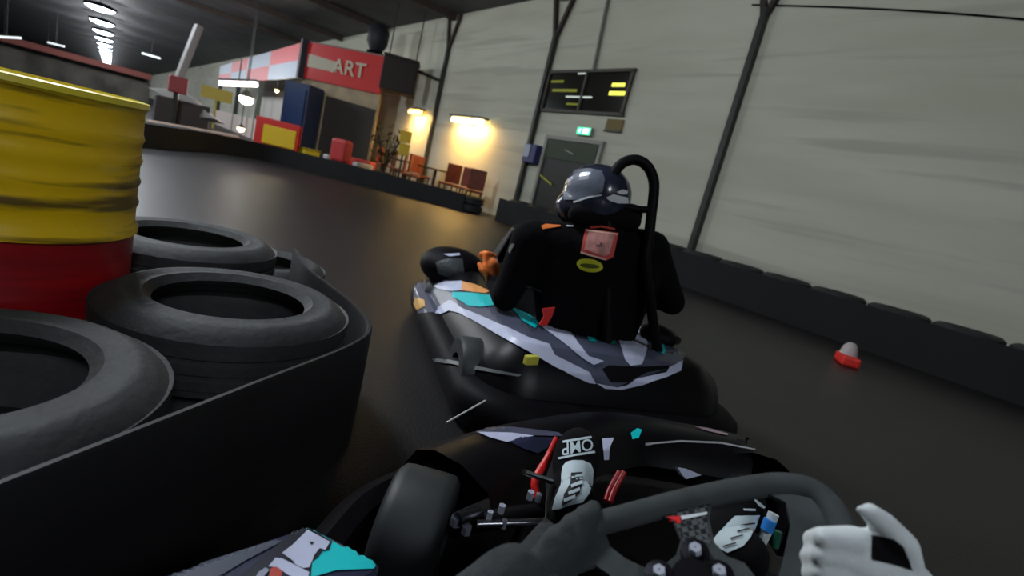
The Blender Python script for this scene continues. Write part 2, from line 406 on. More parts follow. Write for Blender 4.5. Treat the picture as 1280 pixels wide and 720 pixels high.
# slim fluorescent strips seen far down the hall
strip_m = mat('strip_light', (225, 235, 240), .5, emit=1.5); pink_m = mat('pink_strip_light', (255, 205, 225), .5, emit=4)
for (xa, ya, xb, yb, d, m_, lab) in [(-10, 45.5, 26, 47.5, 34, strip_m, 'dim strip light at the far left edge of the ceiling'), (60, 53, 80, 58, 40, strip_m, 'dim short strip light left of the lamp row'),
        (178, 66.5, 200, 73, 38, strip_m, 'short strip light right of the lamp row'), (-8, 79, 15, 84, 45, pink_m, 'bright pinkish strip light furthest left beyond the drum'), (48, 84.5, 68, 89.5, 45, pink_m, 'bright pinkish strip light just above the yellow drum')]:
    a, b = pd(xa, ya, d), pd(xb, yb, d)
    tt = thing('strip_light', lab, 'strip light', (a+b)/2)
    hb = (b-a)/2
    MB().bar(-hb, hb, .12, .10).build('tube', m_, tt); MB().bar(-hb+Vector((0, 0, .08)), hb+Vector((0, 0, .08)), .2, .05).build('housing', dark_m, tt)
    MB().tube([(0, 0, .08), (0, 0, CEIL-tt.location.z)], .015, 6).build('hanger', dark_m, tt)

# ================================================================== TYRES AND BARRIERS
def tyre_mesh(ro=.31, ri=.185, h=.19):
    mb = MB(); p = []
    c = .035
    p += [(ri, .02), (ri+.012, 0), (ro-c-.03, 0), (ro-.02, .018), (ro, c+.01)]
    for k in range(1, 5):
        z = h*k/5; p += [(ro, z-.008), (ro-.007, z-.004), (ro-.007, z+.004), (ro, z+.008)]
    p += [(ro, h-c-.01), (ro-.02, h-.018), (ro-.045, h-.002), (ro-.06, h+.002), (ri+.05, h-.004), (ri+.02, h), (ri, h-.02), (ri+.015, h-.04), (ri+.07, h-.07), (ri+.085, h/2), (ri+.07, .07), (ri+.015, .04)]
    mb.lathe(p, n=56, closed=True); me = bpy.data.meshes.new('tyre'); me.from_pydata([tuple(v) for v in mb.v], [], mb.f); me.materials.append(rubber)
    for q in me.polygons: q.use_smooth = True
    me.set_sharp_from_angle(angle=math.radians(45)); return me
TM = tyre_mesh()
def tyre(x, y, z, label, group=None, tilt=(0, 0), sc=1):
    o = bpy.data.objects.new('tyre', TM); COL.objects.link(o); o.location = (x, y, z); o.rotation_euler = (tilt[0], tilt[1], random.uniform(0, 6)); o.scale = (sc, sc, 1)
    return tag(o, label, 'tyre', group)
fore = [(-.18, 1.07, 'large black tyre at the left edge, topmost of the near stack'), (.30, 1.50, 'black tyre with the open hole beside the red drum, topmost of its stack'),
        (.27, 2.24, 'black tyre half hidden behind the open tyre, beside the drum')]
for i, (x, y, lab) in enumerate(fore):
    tyre(x, y, 0.001, 'lower black tyre under a top tyre behind the rubber belt', 'lower tyres of the corner stacks'); tyre(x, y, .193, lab)
tyre(.66, 2.76, .001, 'single black tyre lying low at the far corner of the stacks')
# conveyor belt strapped round the corner stacks
bp = [(-1.3, -.12), (-.6, .38), (-.07, .76), (.25, .99), (.525, 1.19), (.635, 1.33), (.665, 1.52), (.655, 1.72), (.64, 1.95), (.66, 2.15), (.68, 2.3)]
path = [(p.x, p.y) for p in spline([(a, b, 0) for a, b in bp], 8)]
def normals(path, side=1, closed=False):
    out = []; N = len(path)
    for i in range(N):
        a = path[(i-1) % N] if closed else path[max(i-1, 0)]; b = path[(i+1) % N] if closed else path[min(i+1, N-1)]
        d = Vector((b[0]-a[0], b[1]-a[1])).normalized(); out.append((-d.y*side, d.x*side))
    return out
mb = MB(); nn = normals(path)
mb.sweep(path, [(.012, .0), (-.004, .0), (-.006, .18), (-.004, .35), (0, .358), (.008, .358), (.012, .35), (.012, 0)], nn)
belt = mb.build('rubber_belt', belt_m, smooth=True); tag(belt, 'black rubber belt strapped round the near corner tyre stacks', 'rubber belt')

def barrier(pts, n_high, name_label, belt_label, grp, skip=None, th=.18):
    P = [Vector((a, b, 0)) for a, b in pts]; segs = []
    path = [(p.x, p.y) for p in spline(P, 10)]
    nn = normals(path, -1)
    mb = MB(); H = n_high*th + (.02 if n_high == 2 else -.04)
    mb.sweep(path, [(0, 0), (-.02, 0), (-.02, H), (0, H), (0, 0)], nn)
    b = mb.build('barrier_belt', belt2_m, smooth=True); tag(b, belt_label, 'barrier')
    # march tyres along the path
    acc = .33; last = Vector(path[0]); i = 0; out = []
    for k in range(1, len(path)):
        a, q = Vector(path[k-1]), Vector(path[k]); L = (q-a).length
        for q_ in range(12):
            p = a+(q-a)*q_/12; c_ = Vector((p.x+nn[k][0]*.345, p.y+nn[k][1]*.345))
            if not out or (c_-out[-1][1]).length >= .628: out.append((p, c_))
    for p, cc in out:
        for j in range(n_high):
            o = bpy.data.objects.new('barrier_tyre', TM); COL.objects.link(o); o.scale = (1, 1, th/.19-.005)
            o.location = (cc.x, cc.y, .001+j*th)
            tag(o, name_label[0] if j == n_high-1 else name_label[1], 'tyre', grp[0] if j == n_high-1 else grp[1])
barrier([(6.84, -1.5), (6.84, 2), (6.84, 5), (6.84, 9.25)], 3, ('black tyre topping the stacked row along the pale wall', 'black tyre low in the stacked row along the pale wall'), 'long dark rubber barrier along the foot of the pale wall', ('top tyres of the wall barrier', 'lower tyres of the wall barrier'))
barrier([(6.42, 10.0), (5.6, 11.2), (4.4, 12.4), (3.07, 13.2), (1.7, 12.6), (.55, 10.7), (-.8, 9.6), (-3.5, 8.9), (-8, 8.6)], 2, ('black tyre topping the curved stacked row below the booth', 'black tyre low in the curved stacked row below the booth'), 'long curved dark rubber barrier in front of the booth', ('top tyres of the curved barrier', 'lower tyres of the curved barrier'))

# oil drum: yellow over red
t = thing('oil_drum', 'yellow and red steel drum standing behind the near tyre stacks', 'drum', (-.20, 1.86, 0))
def rib(zs, r):
    out = []
    for z in zs: out += [(r, z-.02), (r+.012, z), (r, z+.02)]
    return out
r = .285
def rib(zs, r):
    out = []
    for z in zs: out += [(r, z-.014), (r+.005, z), (r, z+.014)]
    return out
MB().lathe([(.001, .0), (r-.02, 0), (r+.006, .004), (r+.006, .02), (r, .03)]+rib([.16, .30], r)+[(r, .45)], n=56).build('lower_shell', drum_r, t, smooth=True)
MB().lathe([(r, .45), (r+.009, .455), (r+.009, .47), (r, .485)]+rib([.54, .60, .66, .72], r)+[(r, .79), (r+.004, .80)], n=56).build('upper_shell', drum_y, t, smooth=True)
MB().lathe([(r+.004, .80), (r+.010, .806), (r+.008, .82), (r-.01, .823), (r-.016, .81), (.001, .806)], n=56).build('rim', mat('drum_rim_paint', (235, 215, 60), .4), t, smooth=True)

# little red and white marker block lying on the track
p = pz(1057, 455)
t = thing('track_marker', 'small red and white marker lying on the dark track', 'track marker', (p.x, p.y, 0), .6)
MB().box((0, 0, .045), (.26, .15, .09)).build('red_base', mat('marker_red', (235, 50, 40), .5), t, bevel=.02)
MB().lathe([(.075, .09), (.06, .16), (.03, .2), (.001, .205)], (.03, 0, 0), n=20).build('white_cap', mat('marker_white', (190, 180, 178), .6), t, smooth=True)

# ================================================================== FAR SIDE: BOOTH AND CLUTTER
ZT, ZB = 3.75, 2.6
A = pz(385, 53, ZT); B = pz(277, 83, ZT); Cc = pz(484, 72, ZT)
back = (B-A)+(Cc-A)
booth = thing('snack_booth', 'booth with red and white checked fascia and red sign board', 'booth', (A.x, A.y, 0))
bl = lambda P: Vector((P.x-A.x, P.y-A.y, 0))
eB, eC = bl(B), bl(Cc); nB = Vector((eB.y, -eB.x, 0)).normalized(); nC = Vector((-eC.y, eC.x, 0)).normalized()
if nB.dot(eC) > 0: nB = -nB
if nC.dot(eB) > 0: nC = -nC
Z = lambda z: Vector((0, 0, z))
cream = mat('cream_panel', (176, 160, 130), .7, noise=.15, nscale=2)
MB().prism([Z(ZT), eB+Z(ZT), eB+eC+Z(ZT), eC+Z(ZT)], (0, 0, .06)).build('roof', mat('booth_roof', (120, 118, 112), .7), booth)
red_s = mat('sign_red', (205, 36, 36), .5); pink_s = mat('check_red', (225, 70, 80), .5); pale_s = mat('check_white', (170, 185, 205), .5)
n = 4
for i in range(n):
    for j in range(2):
        a0, a1 = eB*(i/n), eB*((i+1)/n); za = ZB+(ZT-ZB)*j/2; zb = ZB+(ZT-ZB)*(j+1)/2
        m_ = pink_s if (i+j) % 2 == 1 else pale_s
        MB().prism([a0+Z(za), a1+Z(za), a1+Z(zb), a0+Z(zb)], nB*.08).build('fascia_check', m_, booth)
MB().prism([Z(ZB), eC+Z(ZB), eC+Z(ZT), Z(ZT)], nC*.08).build('sign_board', red_s, booth)
zm = (ZB+ZT)/2
MB().prism([eC*.06+Z(zm-.2), eC*.44+Z(zm-.2), eC*.44+Z(zm+.12), eC*.06+Z(zm+.22)], nC*.1).build('sign_band', mat('sign_cream', (190, 185, 165), .6), booth)
text3d('sign_lettering', 'ART', [eC*.38+Z(zm+.24), eC*.8+Z(zm+.24), eC*.8+Z(zm-.22), eC*.38+Z(zm-.22)], mat('sign_letter_cream', (200, 195, 170), .6), booth, nC*.115)
MB().bar(Z(ZB-.05)+nC*.05+nB*.05, Z(ZT+.05)+nC*.05+nB*.05, .22, .22).build('corner_post', mat('corner_post_paint', (40, 40, 52), .6), booth)
MB().prism([eC*.0+Z(0), eC+Z(0), eC+Z(ZB), eC*0+Z(ZB)], -nC*.1).build('front_panel', cream, booth)
MB().prism([eC*.35+Z(.0), eC*.98+Z(.0), eC*.98+Z(2.1), eC*.35+Z(2.2)], nC*.04).build('counter_opening', mat('opening_dark', (48, 46, 42), .8), booth)
MB().prism([eB*.0+Z(0), eB+Z(0), eB+Z(.9), eB*0+Z(.9)], nB*.08).build('side_counter', mat('counter_pale', (215, 200, 190), .7), booth)
MB().prism([eB*.06+eC*.85+Z(0), eB*.9+eC*.85+Z(0), eB*.9+eC*.85+Z(ZB), eB*.06+eC*.85+Z(ZB)], -nC*.1).build('inner_wall', mat('inner_wall_paint', (225, 222, 215), .7), booth)
for f_ in (.33, .62, .97):
    MB().bar(eB*f_+Z(0), eB*f_+Z(ZB), .2).build('side_post', mat('post_dark_green', (50, 62, 58), .6), booth)
bw = thing('blue_cabinet', 'tall dark blue cabinet standing at the booth corner', 'cabinet', (A.x, A.y, 0))
MB().prism([eC*.02+nC*.1, eC*.33+nC*.1, eC*.33+nC*.8, eC*.02+nC*.8], (0, 0, 2.35)).build('body', mat('cabinet_blue', (32, 52, 92), .5), bw, bevel=.02)
MB().prism([eC*.05+nC*.8+Z(.15), eC*.30+nC*.8+Z(.15), eC*.30+nC*.83+Z(.15), eC*.05+nC*.83+Z(.15)], (0, 0, 2.0)).build('door', mat('cabinet_blue_door', (38, 60, 104), .4), bw)
# lamps of the booth
warm_w = mat('booth_lamp_white', (255, 246, 235), .5, emit=9)
def lampthing(name, label, x, y, d, rad, m_, watts, colr, aim=None):
    p = pd(x, y, d); t = thing(name, label, 'lamp', p)
    MB().ball((0, 0, 0), (rad, rad, rad*.8)).build('bulb', m_, t, smooth=True)
    MB().lathe([(rad*.3, rad*1.3), (rad*.9, rad*.6), (rad*1.15, rad*.3)], n=20).build('shade', dark_m, t, smooth=True)
    MB().tube([(0, 0, rad*1.2), (0, 0, (ZB-.1 if 'tiny' in label else CEIL)-p.z)], .02, 6).build('stem', dark_m, t)
    L = bpy.data.lights.new(name+'_light', 'POINT'); L.energy = watts; L.color = colr; L.shadow_soft_size = rad
    lo = bpy.data.objects.new(name+'_light', L); COL.objects.link(lo); lo.parent = t; lo.location = (0, 0, -rad*1.6); return t
lampthing('booth_lamp', 'bright white globe lamp hanging under the checked fascia', 308, 124, 20, .26, warm_w, 170, (1, .93, .82))
lampthing('booth_lamp', 'small warm lamp low at the booth counter', 301, 161, 19, .13, mat('booth_lamp_low', (255, 225, 190), .5, emit=5), 40, (1, .85, .7))
lampthing('booth_lamp', 'tiny added warm lamp near the booth corner', 346, 113, 20, .08, mat('added_lamp_yellow', (255, 235, 150), .5, emit=5), 60, (1, .9, .6))  # lamp added to brighten the inner wall of the booth
a, b = pd(275, 104, 19), pd(321, 105.5, 19)
t = thing('booth_strip_lamp', 'bright white strip lamp under the checked booth fascia', 'lamp', (a+b)/2); hb = (b-a)/2
MB().bar(-hb, hb, .16, .14).build('tube', mat('booth_strip_white', (255, 235, 240), .5, emit=8), t); MB().bar(-hb+Z(.12), hb+Z(.12), .24, .08).build('housing', dark_m, t)
MB().bar(Z(.1), Z(ZB-((a+b)/2).z+.3), .04).build('hanger', dark_m, t)
# red and yellow box in front of the booth
p = pd(349, 163, 14.6)
t = thing('speaker_box', 'red box with a bright yellow panel before the booth', 'box', (p.x, p.y, 0), -.35)
MB().box((0, 0, .5), (1.15, .6, 1.0)).build('body', mat('box_red', (200, 36, 30), .5), t, bevel=.04)
MB().box((.06, -.32, .56), (.85, .05, .52)).build('yellow_panel', mat('box_yellow', (225, 190, 25), .5), t, bevel=.06)
# things around the booth
p = pd(345, 128, 17); 
# dark crate beside sign + black object on the roof + bracket
p0 = pd(499, 98, 15.6)
t = thing('dark_crate', 'dark brown hanging box right of the red sign', 'box', (p0.x, p0.y, p0.z-.45), -.5)
MB().box((0, 0, .48), (1.0, .8, .95)).build('body', mat('crate_brown', (26, 18, 16), .7), t, bevel=.03)
MB().box((0, 0, .98), (1.04, .84, .06)).build('lid', mat('crate_lid', (36, 26, 22), .7), t)
for s in (-.4, .4): MB().tube([(s, 0, 1.0), (s, 0, CEIL-(p0.z-.45))], .02, 6).build('hanging_rod', dark_m, t)
p0 = pd(470, 62, 16.6)
t = thing('roof_speaker', 'black round loudspeaker standing on the booth roof', 'loudspeaker', (p0.x, p0.y, ZT+.06))
MB().lathe([(.001, 0), (.26, 0), (.28, .06), (.2, .1)], n=24).build('foot', black_f, t); MB().lathe([(.2, .1), (.33, .35), (.34, .7), (.22, .92), (.001, .96)], n=24).build('body', mat('speaker_black', (24, 28, 36), .6), t, smooth=True)
a, b = pd(505, 82, 16.5), pX(553, 102, WALL-.02)
t = tag(MB().tube([a, b], .045, 8).build('wall_bracket', dark_m), 'dark rod running from the wall to the brown box', 'bracket')
# warm wall lamps with their pools of light
def wall_lamp(label, x, y, ln, watts, m_, zoff=0):
    p = pX(x, y, WALL-.22); t = thing('wall_lamp', label, 'wall lamp', (WALL, p.y, p.z))
    MB().box((-.22, 0, 0), (.14, ln, .12)).build('tube', m_, t, bevel=.03)
    MB().box((-.2, 0, .1), (.26, ln+.1, .05)).build('hood', dark_m, t); MB().box((-.04, 0, .04), (.08, .2, .2)).build('mount', dark_m, t)
    L = bpy.data.lights.new('wall_lamp_light', 'AREA'); L.shape = 'RECTANGLE'; L.size = .12; L.size_y = ln; L.energy = watts; L.color = (1, .55, .14)
    lo = bpy.data.objects.new('wall_lamp_light', L); COL.objects.link(lo); lo.parent = t; lo.location = (-.32, 0, -.09); lo.rotation_euler = (0, -.5, 0); return t
wall_lamp('long warm lamp glowing amber on the wall near the middle column', 584, 151, 1.5, WARM_W, mat('warm_tube', (255, 225, 150), .5, emit=10))
wall_lamp('square orange lamp near the plant and the brown hanging box', 519, 140, .75, WARM2_W, mat('warm_tube_orange', (255, 200, 105), .5, emit=7))
# chairs and table row in reddish brown, behind the curved barrier
brownr = mat('chair_brown_red', (128, 62, 44), .6, noise=.2, nscale=6); brownd = mat('chair_dark', (48, 34, 28), .6)
def chair(x, y, rz, lab):
    t = thing('dining_chair', lab, 'chair', (x, y, 0), rz)
    MB().box((0, 0, .45), (.44, .44, .06)).build('seat', brownr, t, bevel=.02); MB().box((0, .2, .75), (.42, .05, .5)).build('backrest', brownr, t, bevel=.02)
    for sx in (-1, 1):
        for sy in (-1, 1): MB().tube([(sx*.19, sy*.19, 0), (sx*.18, sy*.18, .43)], .02, 6).build('leg', brownd, t)
CH = ['reddish chair nearest the barrier end by the column', 'reddish chair second from the barrier end', 'reddish chair right of the table under the long warm lamp', 'reddish chair left of the table under the long warm lamp', 'reddish chair below the orange lamp, facing the wall', 'reddish chair furthest along the wall, beside the plant', 'reddish chair standing alone behind the first table', 'reddish chair between the two cafe tables']
for i, (x, y) in enumerate([(7.25, 10.95), (7.25, 11.55), (7.2, 12.15), (7.1, 13.65), (7.1, 15.1), (7.1, 16.3), (6.3, 13.2), (6.15, 12.3)]):
    chair(x, y, [2.6, -1.2, 3.0, .2, 1.4, .6, -2.2, 1.0][i], CH[i])
for i, (x, y) in enumerate([(7.15, 12.9), (6.95, 14.4)]):
    t = thing('cafe_table', ['dark cafe table under the long warm lamp', 'dark cafe table near the orange lamp'][i], 'table', (x, y, 0), .3)
    MB().box((0, 0, .74), (.9, .55, .05)).build('tabletop', brownd, t, bevel=.01); MB().tube([(0, 0, .03), (0, 0, .72)], .04, 8).build('column', brownd, t); MB().lathe([(.001, 0), (.26, 0), (.26, .03), (.001, .04)], n=20).build('base', brownd, t)
t = thing('yellow_crate', 'small yellow crate on the floor below the blue cabinet', 'crate', (*(pd(387, 187, 15.0).to_2d()), 0), .3)
MB().box((0, 0, .2), (.5, .35, .4)).build('body', mat('crate_yellow', (205, 195, 50), .5), t, bevel=.03)
MB().box((0, 0, .42), (.54, .39, .04)).build('rim', mat('crate_yellow_rim', (160, 150, 40), .5), t)
# leafy plant
p = pd(485, 180, 13.5)
t = thing('potted_plant', 'dark leafy plant in a pot behind the curved barrier', 'plant', (p.x, p.y, 0))
MB().lathe([(.001, 0), (.16, 0), (.22, .36), (.2, .36), (.18, .3), (.001, .3)], n=24).build('pot', mat('pot_brown', (80, 60, 48), .7), t, smooth=True)
mb = MB(); ml = MB()
for k in range(9):
    a = k*2.4; top = Vector((math.cos(a)*.3, math.sin(a)*.3, 1.15+.1*(k % 3))); mb.tube(spline([(0, 0, .3), tuple(top*.5+Vector((0, 0, .15))), tuple(top)], 4), .014, 5)
    for j in range(16):
        q = top*random.uniform(.45, 1.05)+Vector((random.uniform(-.25, .25), random.uniform(-.25, .25), random.uniform(-.15, .3))); dv = Vector((random.uniform(-1, 1), random.uniform(-1, 1), random.uniform(-.6, .6))).normalized(); sd = dv.cross(Z(1)).normalized()*.035
        ml.add([q-dv*.11, q+sd, q+dv*.11, q-sd+Z(.01)], [(0, 1, 2), (0, 2, 3)])
mb.build('stem', mat('stem_brown', (60, 48, 34), .8), t, smooth=True); ml.build('foliage', mat('leaf_green', (52, 62, 36), .5, noise=.5, nscale=8), t)
for i, (x, y, d, sz) in enumerate([(507, 171, 12.6, .28), (505, 187, 12.3, .25)]):
    p = pd(x, y, d); t = thing('yellow_board', ['upper yellow board behind the plant, lit by the warm lamp', 'lower yellow board at the foot of the plant'][i], 'board', (p.x, p.y, 0), -.5)
    MB().box((0, 0, p.z), (sz, .03, .28)).build('panel', mat('board_yellow', (215, 180, 40), .6), t, bevel=.02); MB().tube([(0, .03, 0), (0, .03, p.z+.1)], .015, 6).build('pole', dark_m, t)
# parked red kart by the booth
p = pd(436, 182, 14.0)
t = thing('parked_kart', 'small red and white kart parked left of the plant', 'kart', (p.x, p.y, 0), .5)
MB().prism([(-.8, -.3, .08), (.7, -.35, .08), (.95, 0, .08), (.7, .35, .08), (-.8, .3, .08)], (0, 0, .2)).build('floor_pan', mat('parked_dark', (40, 44, 70), .5), t, bevel=.03)
MB().prism([(.45, -.45, .2), (.95, -.3, .2), (.95, .3, .2), (.45, .45, .2)], (0, 0, .3)).build('nose', mat('parked_red', (200, 50, 50), .5), t, bevel=.06)
MB().box((-.25, 0, .62), (.35, .5, .6)).build('seat', mat('parked_seat', (190, 60, 60), .5), t, bevel=.08)
MB().box((.1, -.52, .3), (.7, .18, .26)).build('side_pod', mat('parked_white', (190, 190, 190), .5), t, bevel=.04); MB().box((.1, .52, .3), (.7, .18, .26)).build('side_pod', MATS['parked_white'], t, bevel=.04)
for sx in (-.6, .65):
    for sy in (-.5, .5): MB().lathe([(.05, -.08), (.14, -.08), (.14, .08), (.05, .08)], (sx, sy, .14), (0, 1, 0), 18, True).build('wheel', slick, t)
# left of the booth: low pale wall, grey tilted machine, leaning pole, far balcony band
a, b = pd(186, 150, 13.2), pd(300, 170, 14.8); dv = (b-a)
t = tag(MB().prism([(a.x, a.y, 0), (b.x, b.y, 0), (b.x, b.y, b.z), (a.x, a.y, a.z)], Vector((-dv.y, dv.x, 0)).normalized()*.25).build('low_wall', mat('pale_block', (205, 180, 160), .7), bevel=.03), 'low pale wall catching the booth light left of the booth', 'low wall')
t = thing('leaning_beam', 'long pale grey beam leaning up left of the booth', 'beam', pd(222, 102, 16))
q = pd(249, 32, 16)-pd(222, 102, 16)
MB().bar((0, 0, 0), q, .24, .2).build('arm', mat('beam_grey', (150, 148, 148), .6), t, bevel=.02); MB().box((.02, 0, -.1), (.5, .4, .5)).build('red_joint', mat('joint_red', (150, 60, 64), .6), t, bevel=.05)
pb = t.location; MB().tube([(0, 0, -.3), (0, 0, -pb.z)], .07, 8).build('mast', dark_m, t)
p0 = pd(228, 131, 17)
t = thing('grey_machine', 'grey tilted machine with a sloping arm left of the booth', 'machine', (p0.x, p0.y, 0))
def lp(x, y, d): return pd(x, y, d)-Vector((p0.x, p0.y, 0))
MB().prism([lp(183, 109, 17), lp(225, 112, 17), lp(240, 122, 17), lp(258, 140, 17), lp(272, 150, 17), lp(240, 145, 17), (lp(215, 128, 17))], cdir(0, 0, -1)*.5).build('sloping_arm', mat('machine_grey', (128, 126, 122), .6), t, bevel=.03)
MB().box((0, 0, .45), (1.5, .9, .9)).build('cabinet', mat('machine_dark', (62, 56, 54), .7), t, bevel=.04)
tag(MB().box((-9, 62, 2.35), (24, .3, .5)).build('balcony_front', mat('balcony_red', (150, 84, 76), .7)), 'dull red balcony front across the far end of the hall', 'balcony')
struct(MB().box((-9, 63.2, .9), (24, .25, 1.8)).build('wall_middle', mat('far_pale_wall', (120, 116, 108), .8, noise=.4, nscale=.4)))
p0 = pd(271, 118, 24)
tag(MB().box((p0.x, p0.y, p0.z), (1.3, .1, .55)).tube([(p0.x, p0.y, 0), (p0.x, p0.y, p0.z)], .05, 8).build('yellow_banner', mat('banner_yellow', (150, 138, 60), .7)), 'dull yellow banner hung left of the booth lamps', 'banner')

# ================================================================== KART AHEAD
KH = math.radians(20); KF = Vector((math.sin(KH), math.cos(KH), 0)); KR = Vector((KF.y, -KF.x, 0)); K0 = Vector((1.50, .96, 0))
def kp(a, l, z=0): return K0 + KF*a + KR*l + Vector((0, 0, z))
k2 = thing('racing_kart', 'black and slate racing kart with teal and pale graphics carrying the driver ahead', 'kart', K0)
bpy.context.view_layer.update()
def kb(mb, name, m, parent=None, **k):
    o = mb.build(name, m, None, **k); o.parent = parent or k2; o.matrix_parent_inverse = k2.matrix_world.inverted() if parent is None else parent.matrix_world.inverted(); return o
def rrect(L, Wd, r0, r1, n=8):   # closed outline (a,l): rear corners radius r0, front r1
    pts = []
    for (ca, cl, rr, s) in ((r0, -Wd+r0, r0, PI), (L-r1, -Wd+r1, r1, 1.5*PI), (L-r1, Wd-r1, r1, 0), (r0, Wd-r0, r0, .5*PI)):
        for k in range(n+1):
            t = s+PI/2*k/n; pts.append((ca+rr*math.cos(t), cl+rr*math.sin(t)))
    return pts
def ring(outline, prof):
    pts = [kp(a, l) for a, l in outline]; path = [(p.x, p.y) for p in pts]; mb = MB()
    c = kp(.9, 0); nn = normals(path, 1, True)
    s = 1 if (Vector(nn[3]).dot(Vector((c.x-path[3][0], c.y-path[3][1])))) > 0 else -1
    nn = [(x*s, y*s) for x, y in nn]; mb.sweep(path, prof, nn, True); return mb
out = rrect(1.84, .60, .22, .34)
lower = kb(ring(out, [(.06, .02), (.0, .035), (-.012, .09), (0, .14), (.035, .165), (.10, .17), (.12, .10), (.10, .03), (.06, .02)]), 'lower_bumper', bplas, smooth=True)
out2 = rrect(1.70, .545, .2, .3); out2 = [(a+.07, l) for a, l in out2]
upper = kb(ring(out2, [(.0, .15), (.012, .19), (.05, .26), (.12, .325), (.2, .345), (.27, .335), (.30, .29), (.30, .12)]), 'upper_bodywork', gloss, smooth=True)
pan = kb(MB().prism([kp(.2, -.36, .05), kp(1.6, -.3, .05), kp(1.6, .3, .05), kp(.2, .36, .05)], (0, 0, .02)), 'floor_pan', bplas)
# engine cover filling the rear deck, nose panel and front fairing
deck = kb(MB().prism([kp(.22, -.3, .2), kp(.62, -.34, .2), kp(.62, .36, .2), kp(.22, .33, .2)], (0, 0, .13)), 'engine_cover', gloss, bevel=.03)
nose = kb(MB().add([kp(1.42, -.22, .3), kp(1.42, .22, .3), kp(1.7, .18, .3), kp(1.7, -.18, .3), kp(1.28, -.17, .62), kp(1.28, .17, .62), kp(1.36, .15, .64), kp(1.36, -.15, .64)],
         [(0, 1, 5, 4), (1, 2, 6, 5), (2, 3, 7, 6), (3, 0, 4, 7), (4, 5, 6, 7), (3, 2, 1, 0)]), 'nose_panel', gloss, bevel=.02)
def wheel(c, r, wd, ax, nm='wheel', parent=None):
    mb = MB().lathe([(r*.5, -wd/2), (r*.93, -wd/2), (r, -wd/2+.015), (r, wd/2-.015), (r*.93, wd/2), (r*.5, wd/2)], c, ax, 36, True)
    o = kb(mb, nm, slick, parent, smooth=True)
    kb(MB().lathe([(.001, -wd*.3), (r*.5, -wd*.35), (r*.52, wd*.35), (.001, wd*.3)], c, ax, 24), 'hub', steel, o, smooth=True); return o
bpy.context.view_layer.update()
wheel(kp(.36, -.50, .13), .13, .16, KR); wheel(kp(.36, .50, .13), .13, .16, KR)
ws = (KF*-.35+KR).normalized()
wheel(kp(1.42, -.47, .13), .128, .13, ws); wheel(kp(1.42, .47, .13), .128, .13, ws)
kb(MB().lathe([(.19, -.012), (.205, -.012), (.205, .012), (.19, .012)], kp(.93, -.06, .50), (KF*-.85+Vector((0, 0, .53))), 36, True), 'steering_wheel', black_f, smooth=True)
kb(MB().tube([kp(1.3, 0, .2), kp(.93, -.06, .5)], .018, 8), 'steering_column', steel)
# seat shell
seat = kb(MB().prism([kp(.42, -.2, .1), kp(.5, -.24, .48), kp(.36, -.22, .56), kp(.36, .22, .56), kp(.5, .24, .48), kp(.42, .2, .1)], KF*.06), 'seat', bplas, bevel=.02)
# roll hoop with head rest behind the driver
D = 2.02
hoop = [pd(x, y, D) for x, y in [(806, 392), (808, 340), (811, 300), (814, 270), (817, 245), (817, 226), (810, 209), (796, 200), (780, 203), (768, 216), (760, 240), (760, 300), (764, 392)]]
hoop[0] = kp(.26, .26, .25); hoop[-1] = kp(.26, -.0, .25)
kb(MB().tube(spline(hoop, 6), .021, 12), 'roll_hoop', bplas, smooth=True)
kb(MB().tube([pd(815, 262, D), pd(800, 262, D), pd(775, 258, D+.02), pd(761, 256, D)], .014, 8), 'hoop_cross_bar', bplas, smooth=True)
kb(MB().ball(kp(.45, .33, .36), (.07, .09, .05)), 'air_filter', bplas, smooth=True)
kb(MB().tube(spline([kp(.62, .36, .34), kp(.5, .42, .37), kp(.38, .38, .37)], 6), .02, 10), 'exhaust_pipe', mat('exhaust_dark', (58, 60, 56), .45, 1), smooth=True)
kb(MB().box(pd(664, 450, 1.58), (.05, .02, .03)), 'yellow_marker', yellow_l, bevel=.004)
kb(MB().prism([pd(x, y, 1.78) for x, y in [(678, 386), (694, 384), (690, 396), (683, 408), (674, 406), (680, 396)]], cdir(0, 0, -1)*.03), 'red_tag', red_p)
fc_ = pd(566, 334, 2.95)
fair2 = kb(MB().ball(fc_, (.19, .19, .115), 28, 18), 'wheel_fairing', bplas, smooth=True)
decal('grey_fairing_panel', [(545, 328), (560, 323), (578, 324), (580, 340), (565, 348), (548, 342)], bvh([fair2]), mat('fairing_grey', (62, 68, 70), .5), k2, lift=.004)
decal('pale_fairing_line', [(554, 318), (574, 317), (575, 319.5), (562, 321)], bvh([fair2]), lav, k2, lift=.004)
tr = bvh([upper, lower, deck, nose])
def dk(name, poly, m, lift=.003, **k): return decal(name, poly, tr, m, k2, lift=lift*2.2, step=4, **k)
dk('slate_wrap', [(519, 352), (540, 349), (575, 352), (617, 370), (640, 384), (660, 395), (700, 402), (740, 402), (780, 412), (812, 402), (850, 405), (868, 416), (862, 436), (852, 452), (835, 461), (795, 474), (770, 484), (745, 478), (690, 446), (633, 410), (560, 376), (545, 390), (523, 392), (517, 372)], slate, lift=.001)
dk('pale_stripe', [(544, 392.5), (548, 385), (562, 376), (567, 377), (578, 386), (600, 395), (633, 410), (660, 423), (686, 431.5), (692.6, 444.5), (735.6, 466), (744, 480), (735, 479), (694, 460), (660, 440), (620, 418), (600, 406), (575, 392), (562, 389), (550, 394)], lav, lift=.003)
dk('pale_rear_stripe', [(744, 479), (770, 484.5), (782, 482), (795, 474), (832, 466), (836, 459), (853, 452), (850, 464), (832, 472), (800, 482), (775, 487.5), (755, 486)], lav, lift=.003)
dk('teal_patch', [(566, 366), (590, 367), (616, 371), (619, 383), (600, 385), (585, 383), (578, 378), (566, 372)], teal, lift=.003)
